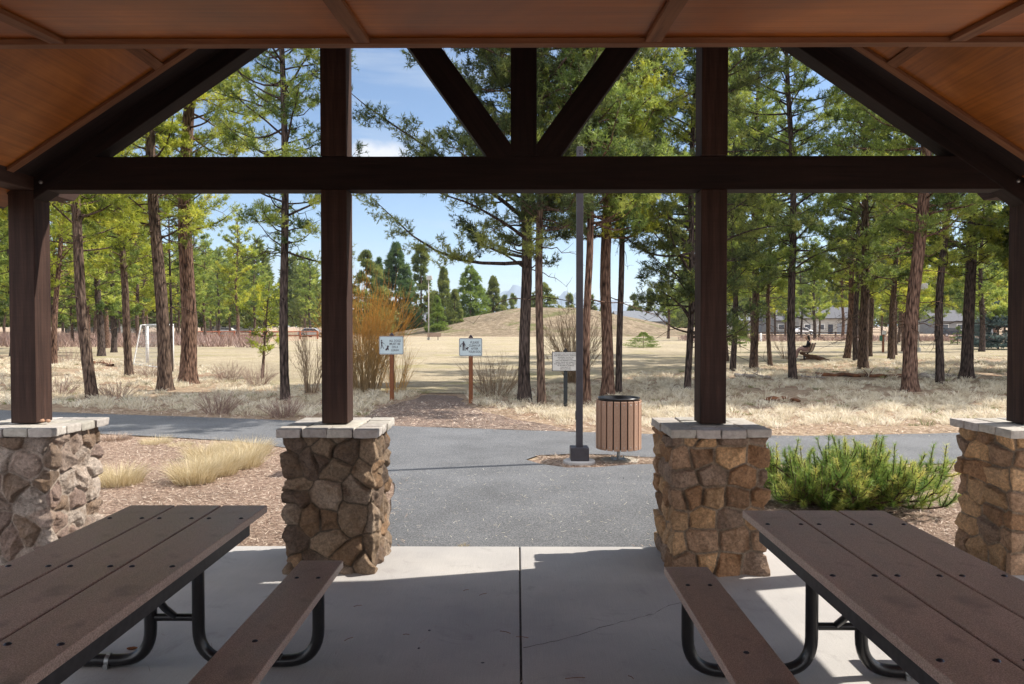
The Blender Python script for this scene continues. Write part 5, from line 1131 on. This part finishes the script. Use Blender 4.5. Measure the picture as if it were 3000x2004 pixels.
def skin_body(name, nodes, edges, mat, parent, root=0, sub=2):
    me = bpy.data.meshes.new(name); me.from_pydata([n[0] for n in nodes], edges, []); me.materials.append(MATS[mat]); o = link(name, me, parent)
    md = o.modifiers.new('skin', 'SKIN'); md.use_smooth_shade = True
    for i, n in enumerate(nodes):
        r_ = n[1]; o.data.skin_vertices[0].data[i].radius = r_ if hasattr(r_, '__len__') else (r_, r_); o.data.skin_vertices[0].data[i].use_root = (i == root)
    s = o.modifiers.new('sub', 'SUBSURF'); s.levels = s.render_levels = sub; return o
def person():
    t = thing('person', 'person with dark hair in black jacket sitting on bench, looking down to left', 'person', (ob.x, 38.5, -0.02), brz)
    x = 0.30
    N = [((x, -0.10, 0.55), (.15, .12)), ((x, -0.13, 0.72), (.125, .10)), ((x, -0.12, 0.88), (.15, .10)), ((x, -0.07, 1.00), (.075, .07)), ((x, -0.03, 1.06), (.05, .05)),
         ((x, 0.02, 1.12), (.075, .085)), ((x, 0.03, 1.22), (.08, .10)), ((x, 0.01, 1.28), (.05, .06)), # 7
         ((x - .10, -0.02, 0.53), (.085, .085)), ((x - .12, 0.36, 0.56), (.062, .062)), ((x - .10, 0.46, 0.30), (.05, .05)), ((x - .08, 0.50, 0.10), (.038, .038)), ((x - .08, 0.62, 0.04), (.035, .03)), # 12
         ((x + .10, -0.02, 0.53), (.085, .085)), ((x + .08, 0.36, 0.62), (.062, .062)), ((x + .02, 0.52, 0.42), (.05, .05)), ((x - .04, 0.60, 0.24), (.038, .038)), ((x - .05, 0.71, 0.20), (.035, .03)), # 17
         ((x - .17, -0.09, 0.94), (.055, .055)), ((x - .22, -0.02, 0.70), (.042, .042)), ((x - .12, 0.20, 0.72), (.032, .032)), ((x - .07, 0.27, 0.74), (.03, .02)), # 21
         ((x + .17, -0.09, 0.94), (.055, .055)), ((x + .22, -0.02, 0.70), (.042, .042)), ((x + .12, 0.20, 0.72), (.032, .032)), ((x + .06, 0.27, 0.74), (.03, .02))] # 25
    E = [(0, 1), (1, 2), (2, 3), (3, 4), (4, 5), (5, 6), (6, 7), (0, 8), (8, 9), (9, 10), (10, 11), (11, 12), (0, 13), (13, 14), (14, 15), (15, 16), (16, 17), (2, 18), (18, 19), (19, 20), (20, 21), (2, 22), (22, 23), (23, 24), (24, 25)]
    skin_body('body', N, E, 'skin', t)
    # jacket, trousers, hair as clothing over the body
    def grow(idx, f=1.18):
        m = {i: k for k, i in enumerate(idx)}; return [(N[i][0], tuple(r_ * f + .006 for r_ in N[i][1])) for i in idx], [(m[a], m[c]) for a, c in E if a in m and c in m]
    n, e = grow([0, 1, 2, 3, 18, 19, 20, 22, 23, 24]); skin_body('jacket', n, e, 'black_jacket', t)
    n, e = grow([0, 8, 9, 10, 11, 13, 14, 15, 16]); skin_body('trousers', n, e, 'pink_trousers', t)
    n, e = grow([11, 12], 1.3); skin_body('shoe', n, e, 'pale_shoe', t); n, e = grow([16, 17], 1.3); skin_body('shoe', n, e, 'pale_shoe', t)
    skin_body('hair', [((x, -0.03, 1.27), (.085, .09)), ((x, -0.075, 1.20), (.09, .075)), ((x, -0.115, 1.06), (.085, .05)), ((x, -0.14, 0.93), (.06, .03))], [(0, 1), (1, 2), (2, 3)], 'dark_hair', t)
    f = MB()
    for dx in (-.03, .03): f.lathe([(0.0001, 0.006), (0.008, 0.003), (0.011, -0.003)], 8, (0, 0, 0)); 
    b = MB(); b.lathe([(0.0001, .02), (.012, .012), (.016, 0), (.010, -.012)], 8); o = b.obj('nose', 'skin', t, True, (x, 0.128, 1.15), (R(-90), 0, 0))
    for dx in (-.032, .032):
        b = MB(); b.lathe([(0.0001, .004), (.009, .002), (.011, -.003)], 8); b.obj('eye', 'dark_hair', t, True, (x + dx, 0.112, 1.185), (R(-90), 0, 0))
person()
def dog():
    t = thing('dog', 'brown dog lying on the grass beneath the occupied bench', 'dog', (ob.x + 0.1, 37.9, -0.02), R(-8))
    N = [((0.45, 0, .14), (.10, .11)), ((0.18, 0, .17), (.11, .13)), ((-0.12, 0, .19), (.12, .14)), ((-0.30, 0, .24), (.09, .10)), ((-0.42, 0, .33), (.065, .07)), ((-0.52, 0, .37), (.065, .065)), ((-0.64, 0, .34), (.035, .035)), # 6
         ((-0.24, .11, .10), (.05, .05)), ((-0.42, .13, .05), (.035, .03)), ((-0.60, .13, .035), (.03, .025)), ((-0.24, -.11, .10), (.05, .05)), ((-0.42, -.13, .05), (.035, .03)), ((-0.60, -.13, .035), (.03, .025)), # 12
         ((0.42, .13, .12), (.07, .08)), ((0.22, .17, .06), (.04, .04)), ((0.38, .18, .035), (.03, .025)), ((0.42, -.13, .12), (.07, .08)), ((0.22, -.17, .06), (.04, .04)), ((0.38, -.18, .035), (.03, .025)), # 18
         ((0.62, 0, .08), (.035, .035)), ((0.85, .05, .04), (.018, .018)), ((-0.50, .05, .44), (.02, .02)), ((-0.50, -.05, .44), (.02, .02))]
    E = [(0, 1), (1, 2), (2, 3), (3, 4), (4, 5), (5, 6), (2, 7), (7, 8), (8, 9), (2, 10), (10, 11), (11, 12), (0, 13), (13, 14), (14, 15), (0, 16), (16, 17), (17, 18), (0, 19), (19, 20), (5, 21), (5, 22)]
    skin_body('body', N, E, 'dog_fur', t)
dog()
# ------------------------------------------------------------------ far lamp, right lamp, notice post
def far_lamp(label, px, py, h, head=True, mat='far_pole_paint', r_=0.09):
    p = G(px, py, -0.02); t = thing('street_lamp', label, 'lamp post', p)
    b = MB(); b.tube([(0, 0, 0), (0, 0, h)], [r_, r_ * .7], 10); b.obj('pole', mat, t, True)
    b = MB(); b.lathe([(r_ * 2.2, 0), (r_ * 2.2, .3), (0.001, .3)], 12); b.obj('footing', 'far_pole_paint', t)
    b = MB(); b.box((0.12, 0, h + 0.12), (0.75, 0.6, 0.55), None, 0, 0.8); o = b.obj('lamp_head', mat, t); bevel(o, .05)
    return t
far_lamp('tall pale distant lamp with a box head beside the empty bench', 1256, 996, 7.75)
far_lamp('thin pale lamp post right of the largest reddish leaning pine', 2691, 1031, 4.3, mat='far_pole_paint', r_=0.06).children[-1].scale = (.6, .6, .5)
p = G(2587, 1033, -0.02); t = thing('notice_post', 'orange post with a white board and a green bag box', 'notice post', p)
b = MB(); b.box((0, 0, .6), (0.11, 0.11, 1.22)); b.obj('post', 'orange_post', t)
b = MB(); b.box((0.03, -.06, 1.33), (0.29, 0.02, 0.25)); b.obj('board', 'sign_white', t)
b = MB(); b.box((0.06, .075, .94), (0.22, 0.03, 0.44)); b.obj('panel', 'sign_white', t)
b = MB(); b.box((-0.15, 0, .95), (0.16, 0.12, 0.36)); o = b.obj('bag_box', 'green_box', t); bevel(o, .02)
p = G(2229, 1000, -0.02); b = MB(); b.lathe([(.12, 0), (.12, .85), (.09, .93), (.0001, .96)], 14); o = b.obj('bollard', 'goal_white', None, True, p); tag(o, 'small white bollard beyond the lawn behind the thick brown pine', 'bollard')
# ------------------------------------------------------------------ logs, cones and other small things
def log(label, px0, py0, px1, py1, r_, mat, seed, bend=.1):
    a_ = G(px0, py0, -.03); c_ = G(px1, py1, -.03); rng = np.random.default_rng(seed); s = np.linspace(0, 1, 16); P = np.array(a_)[None] + (np.array(c_ - a_))[None] * s[:, None]; P[:, 1] += bend * np.sin(s * 5 + seed); P[:, 2] = r_ * .75 + rng.normal(size=16) * .015
    P0 = P[0].copy(); P = P - P0; P[:, 2] += P0[2]; tubes = [(P, r_ * (1 - .35 * s) * (1 + rng.normal(size=16) * .08))]
    for k in range(5):
        i = rng.integers(2, 14); d = unit(rng.normal(size=3) + [0, 0, .6]); L_ = rng.uniform(.15, .5); tubes.append((P[i] + d * (np.array([0, .5, 1]) * L_)[:, None], r_ * .25 * np.array([1, .8, .3])))
    V, F = tube_np(tubes, 8); o = link('fallen_log', np_mesh('fallen_log', V, F, mat, smooth=True), None, (P0[0], P0[1], -.03)); tag(o, label, 'log')
log('pale bleached fallen log left of the pine by the occupied bench', 2155, 1104, 2256, 1109, .07, 'dead_wood', 1)
log('long rotten reddish fallen log behind the largest leaning pine', 2395, 1102, 2660, 1106, .075, 'rotten_wood', 2, .25)
log('thin pale fallen branch at the left end of the rotten log', 2349, 1104, 2420, 1108, .035, 'dead_wood', 3)
log('grey fallen log right of the largest leaning pine', 2690, 1105, 2800, 1109, .09, 'dead_wood', 4)
log('dark charred fallen branch on the grass in front of the bench', 2240, 1172, 2340, 1178, .06, 'rotten_wood', 5)
log('dark fallen branch on the left grass behind the leaning pine', 272, 1068, 335, 1074, .08, 'rotten_wood', 6)
def blob(name, label, cat, loc, size, mat, seed, rz=0.0):
    bm = bmesh.new(); bmesh.ops.create_icosphere(bm, subdivisions=3, radius=1.0); rng = np.random.default_rng(seed); co = np.array([v.co for v in bm.verts]); d = fbm(co * 2.2, seed, 3) * 0.5 + fbm(co * 6, seed + 3, 2) * .35
    for v, k in zip(bm.verts, d): v.co = Vector((v.co.x * size[0], v.co.y * size[1], v.co.z * size[2])) * (1 + float(k))
    me = bpy.data.meshes.new(name); bm.to_mesh(me); bm.free(); me.materials.append(MATS[mat]); me.polygons.foreach_set('use_smooth', [True] * len(me.polygons)); o = link(name, me, None, loc, (0, 0, rz)); tag(o, label, cat); return o
blob('pine_cone', 'left of two pale cone fragments on the capping of the sunlit pale pillar', 'cone', (-3.50, 5.42, 1.052), (.017, .014, .013), 'cone_pale', 1)
blob('pine_cone', 'right of two pale cone fragments on the capping of the sunlit pale pillar', 'cone', (-3.45, 5.41, 1.052), (.017, .013, .013), 'cone_pale', 2)
p = G(387, 1903); blob('bark_piece', 'small orange-brown piece of bark on the slab under the left table', 'bark piece', (p.x, p.y, .008), (.026, .008, .008), 'cone_brown', 3, .3)
p = G(1414, 1943); blob('leaf', 'small dark oval leaf on the slab left of the joint', 'leaf', (p.x, p.y, .003), (.010, .005, .002), 'pebble', 4)
for k, (px, py, lab) in enumerate([(1258, 1848, 'tiny dark pebble on the slab nearer the left bench'), (1227, 1900, 'dark pebble on the slab straight left of the oval leaf'), (1827, 1401, 'dark pebble on the asphalt below the litter bin')]):
    p = G(px, py); blob('pebble', lab, 'pebble', (p.x, p.y, .002), (.007, .007, .004), 'pebble', 5 + k)
for k, (px, py, L_, a_) in enumerate([(1685, 1988, .05, .1), (1415, 1742, .03, .7), (1190, 1860, .018, 0), (1480, 1853, .035, -.5), (1530, 1868, .035, -.2), (1048, 1776, .025, .4), (1022, 1873, .03, .9), (1848, 1985, .02, -1), (1365, 1730, .02, .6)]):
    p = G(px, py); b = MB(); b.tube([(-L_, 0, .002), (0, .004, .0035), (L_, 0, .002)], .0014, 6); o = b.obj('twig', 'cone_brown', None, True, p, (0, 0, a_)); tag(o, 'thin brown twig lying on the concrete slab', 'twig', 'twigs on the slab')
# ------------------------------------------------------------------ houses and cars beyond the park
def house(label, px, Y, w, d, h, rh, wall, roof_, rz=0.0, garage=True, storeys=1, name='house'):
    p = A(px, 955, Y); t = thing(name, label, 'house', (p.x, Y, -0.03), rz)
    b = MB(); b.box((0, 0, h / 2), (w, d, h)); b.prism([(-d / 2, h - .01), (d / 2, h - .01), (0, h + rh * .93)], -w / 2, w / 2, lambda a, c, e: (e, a, c)); b.obj('wall', wall, t)
    b = MB(); ov = .5; sl_ = math.hypot(d / 2 + ov, rh * (d / 2 + ov) / (d / 2)); an = math.atan2(rh, d / 2)
    for s in (-1, 1): b.box((0, s * (d / 2 + ov) / 2, h + rh - rh * (d / 2 + ov) / d + .08), (w + 1, sl_ + .05, .16), (-s * an, 0, 0))
    ro = b.obj('roof', roof_, t); b = MB(); b.box((w * .25, d * .1, h + rh + .1), (.7, .7, 1.2)); b.obj('chimney', 'house_wall_grey', ro)
    xs = [-w * .36, -w * .12] if garage else [-w * .35, -w * .1, w * .15, w * .36]
    for st in range(storeys):
        for x in xs + ([w * .3] if st else []):
            b = MB(); b.box((x, -d / 2 - .03, 1.55 + 2.8 * st), (1.5, .06, 1.35)); f = b.obj('window', 'house_trim', t); b = MB(); b.box((x, -d / 2 - .075, 1.55 + 2.8 * st), (1.25, .03, 1.1)); b.obj('pane', 'window_glass', f)
    if garage:
        b = MB(); b.box((w * .3, -d / 2 - .04, 1.15), (w * .26, .08, 2.3)); b.obj('garage_door', 'garage_door', t)
    b = MB(); b.box((w * .05, -d / 2 - .04, 1.05), (1.0, .08, 2.1)); b.obj('door', 'car_dark', t)
    return t
house('taller cream house behind the trees right of the occupied bench', 2400, 165, 12, 9, 3.6, 2.2, 'house_wall_cream', 'roof_shingle', 0, True, 1)
house('grey house with a dark garage left of the taller cream house', 2310, 168, 10, 8, 3.2, 2.4, 'house_wall_grey', 'roof_shingle', .1)
house('low pale-roofed house behind the right slope of the mound', 1868, 205, 13, 9, 3.2, 2.6, 'house_wall_grey', 'roof_pale', .15, True)
house('house whose flat grey roof just shows over the top of the mound', 1492, 225, 6, 8, 4.2, 2.0, 'house_wall_grey', 'roof_pale', 0, False)
house('blue-grey roofed house hidden behind the conifers left of the far lamp', 1216, 185, 10, 8, 2.6, 1.8, 'house_wall_grey', 'roof_pale', 0, False)
house('grey house in the trees behind the thick grey pine on the right', 2800, 172, 14, 9, 3.0, 2.3, 'house_wall_grey', 'roof_shingle', 0, True)
house('small cream house behind the first trunks right of the right middle post', 2160, 175, 12, 9, 3.2, 2.3, 'house_wall_cream', 'roof_pale', 0, True)
house('cream house far behind the rail fence on the left', 690, 190, 12, 9, 3.0, 2.2, 'house_wall_cream', 'roof_pale', 0, False)
house('grey house far behind the wood at the left edge', 300, 190, 14, 9, 3.0, 2.2, 'house_wall_grey', 'roof_pale', 0, False)
def car(label, px, Y, mat, rz=0.0):
    p = A(px, 955, Y); t = thing('parked_car', label, 'car', (p.x, Y, -0.03), rz)
    prof = [(-2.2, .35), (2.2, .35), (2.25, .72), (1.9, .88), (1.1, .98), (.55, 1.42), (-1.1, 1.46), (-1.75, 1.05), (-2.2, .95), (-2.28, .6)]
    b = MB(); b.prism(prof, -.85, .85); o = b.obj('body', mat, t); bevel(o, .08, 3)
    b = MB(); b.prism([(.98, 1.0), (.52, 1.36), (-1.05, 1.39), (-1.55, 1.05)], -.862, .862); b.obj('window', 'window_glass', t)
    for x in (-1.4, 1.4):
        for y in (-.78, .78):
            b = MB(); b.tube([(x, y - .1, .33), (x, y + .1, .33)], .33, 18); w_ = b.obj('wheel', 'tyre_rubber', t, False); b = MB(); b.tube([(x, y - .115, .33), (x, y + .115, .33)], .18, 12); b.obj('rim', 'car_silver', w_)
car('silver parked car seen just left of the left middle timber post', 917, 118, 'car_silver'); car('white parked car in front of the grey garage house', 2352, 150, 'car_white', .2)
car('dark parked car left of the blue-green spruce', 2790, 120, 'car_dark'); car('pale parked car in the trees behind the yellow-green far pine', 668, 150, 'car_white')
# ------------------------------------------------------------------ far woods and mountains
def woods(name, label, segs, seed, mat='needles_far'):
    rng = np.random.default_rng(seed); V = []; F = []; S = []; k0 = 0
    for (x0, x1, y0, y1, n, hmin, hmax) in segs:
        for i in range(n):
            Y = rng.uniform(y0, y1); X = (rng.uniform(x0, x1) - 1514) / FPX * Y; H = rng.uniform(hmin, hmax); Rd = H * rng.uniform(.16, .25); m = int(330); t_ = rng.uniform(0, 1, m) ** 1.15
            z = H * (.12 + .88 * t_); az = rng.uniform(0, 2 * PI, m); rr_ = Rd * ((1 - t_) ** .7) * (1 + .3 * np.sin(az * 3 + z)) * rng.uniform(.5, 1, m) ** .5 + .1
            P = np.stack([X + np.cos(az) * rr_, Y + np.sin(az) * rr_, z], 1); P = np.repeat(P, 4, 0); D = unit(np.stack([np.repeat(np.cos(az), 4), np.repeat(np.sin(az), 4), np.full(m * 4, .4)], 1) + rng.normal(size=(m * 4, 3)) * .6)
            v, f, s = blades(rng, P, D, H * .085 * rng.uniform(.6, 1.2, m * 4), np.full(m * 4, H * .030), np.clip(rng.normal(.5, .12) + rng.normal(size=m * 4) * .16, 0, 1))
            V.append(v); F.append(f + k0); S.append(s); k0 += len(v)
    o = link(name, np_mesh(name, np.concatenate(V), np.concatenate(F), mat, {'shade': np.concatenate(S)})); tag(o, label, 'woods', kind='stuff')
woods('distant_woods', 'distant mass of conifers behind the left wood', [(-260, 980, 145, 230, 105, 11, 19), (-2300, -260, 110, 200, 80, 11, 19)], 1)
woods('distant_woods', 'distant mass of conifers behind the houses on the right', [(1990, 3300, 185, 260, 95, 12, 20), (1900, 2050, 230, 260, 10, 8, 13), (3300, 5300, 110, 220, 80, 11, 19)], 2)
woods('distant_woods', 'low far-off tree line beyond the mound', [(980, 2000, 420, 700, 130, 9, 15)], 3)
def mountains():
    rng = np.random.default_rng(2); Y0 = 5200; nx, ny = 260, 22; pxs = np.linspace(200, 2900, nx)
    key = np.array([(200, 918), (700, 912), (1100, 905), (1350, 898), (1430, 872), (1470, 850), (1500, 840), (1535, 849), (1590, 862), (1640, 866), (1685, 856), (1740, 872), (1820, 890), (1950, 900), (2300, 908), (2900, 916)])
    top = np.interp(pxs, key[:, 0], key[:, 1]) + 4 * np.sin(pxs * .09) + rng.normal(size=nx) * 1.2; V = []
    for j in range(ny):
        t_ = j / (ny - 1); Y = Y0 - 1500 + 3000 * t_; f_ = max(0, 1 - abs(t_ - .5) * 2) ** 1.1; X = (pxs - 1514) / FPX * Y0
        Z = (955 - top) / FPX * Y0 * f_ * (1 + .10 * np.sin(pxs * .05 + j * 1.3) + .06 * rng.normal(size=nx) * (f_ < .98)); V.append(np.stack([X, np.full(nx, Y), Z - 5], 1))
    V = np.concatenate(V); i = np.arange(ny - 1)[:, None] * nx; j = np.arange(nx - 1)[None]; F = np.stack([i + j, i + j + 1, i + nx + j + 1, i + nx + j], -1).reshape(-1, 4)
    o = link('mountains', np_mesh('mountains', V, F, 'mountain_snow', smooth=True)); tag(o, kind='structure')
m_, n_, b_, o_ = new_mat('mountain_snow'); ge = node(n_, 'ShaderNodeNewGeometry'); sx = node(n_, 'ShaderNodeSeparateXYZ'); n_.links.new(ge.outputs['Position'], sx.inputs[0])
zz2 = node(n_, 'ShaderNodeMapRange'); zz2.inputs['From Min'].default_value = 90; zz2.inputs['From Max'].default_value = 300; n_.links.new(sx.outputs['Z'], zz2.inputs[0])
nz = noise(n_, coords(n_, 'Object', (1, 1, 1)), .011, 6, .7); md_ = node(n_, 'ShaderNodeMath', operation='ADD'); n_.links.new(nz, md_.inputs[0]); n_.links.new(zz2.outputs[0], md_.inputs[1])
n_.links.new(ramp(n_, md_.outputs[0], [(1.05, (.13, .17, .21)), (1.22, (.62, .66, .72))]), b_.inputs['Base Color']); b_.inputs['Roughness'].default_value = .95  # rock tinted blue: distance haze put into its colour, below the snow
mountains()
# haze
m=bpy.data.materials.new('air'); m.use_nodes=True; n=m.node_tree; n.nodes.clear(); o=n.nodes.new('ShaderNodeOutputMaterial'); v=n.nodes.new('ShaderNodeVolumePrincipled')
v.inputs['Color'].default_value=(0.75,0.86,1,1); v.inputs['Density'].default_value=0.00013; v.inputs['Anisotropy'].default_value=0.2; n.links.new(v.outputs[0],o.inputs['Volume']); MATS['air']=m
b=MB(); b.box((0, 4400, 164), (15000, 9180, 330)); hz=b.obj('haze','air'); tag(hz,'thin pale air between the park and the mountains','haze',kind='stuff')
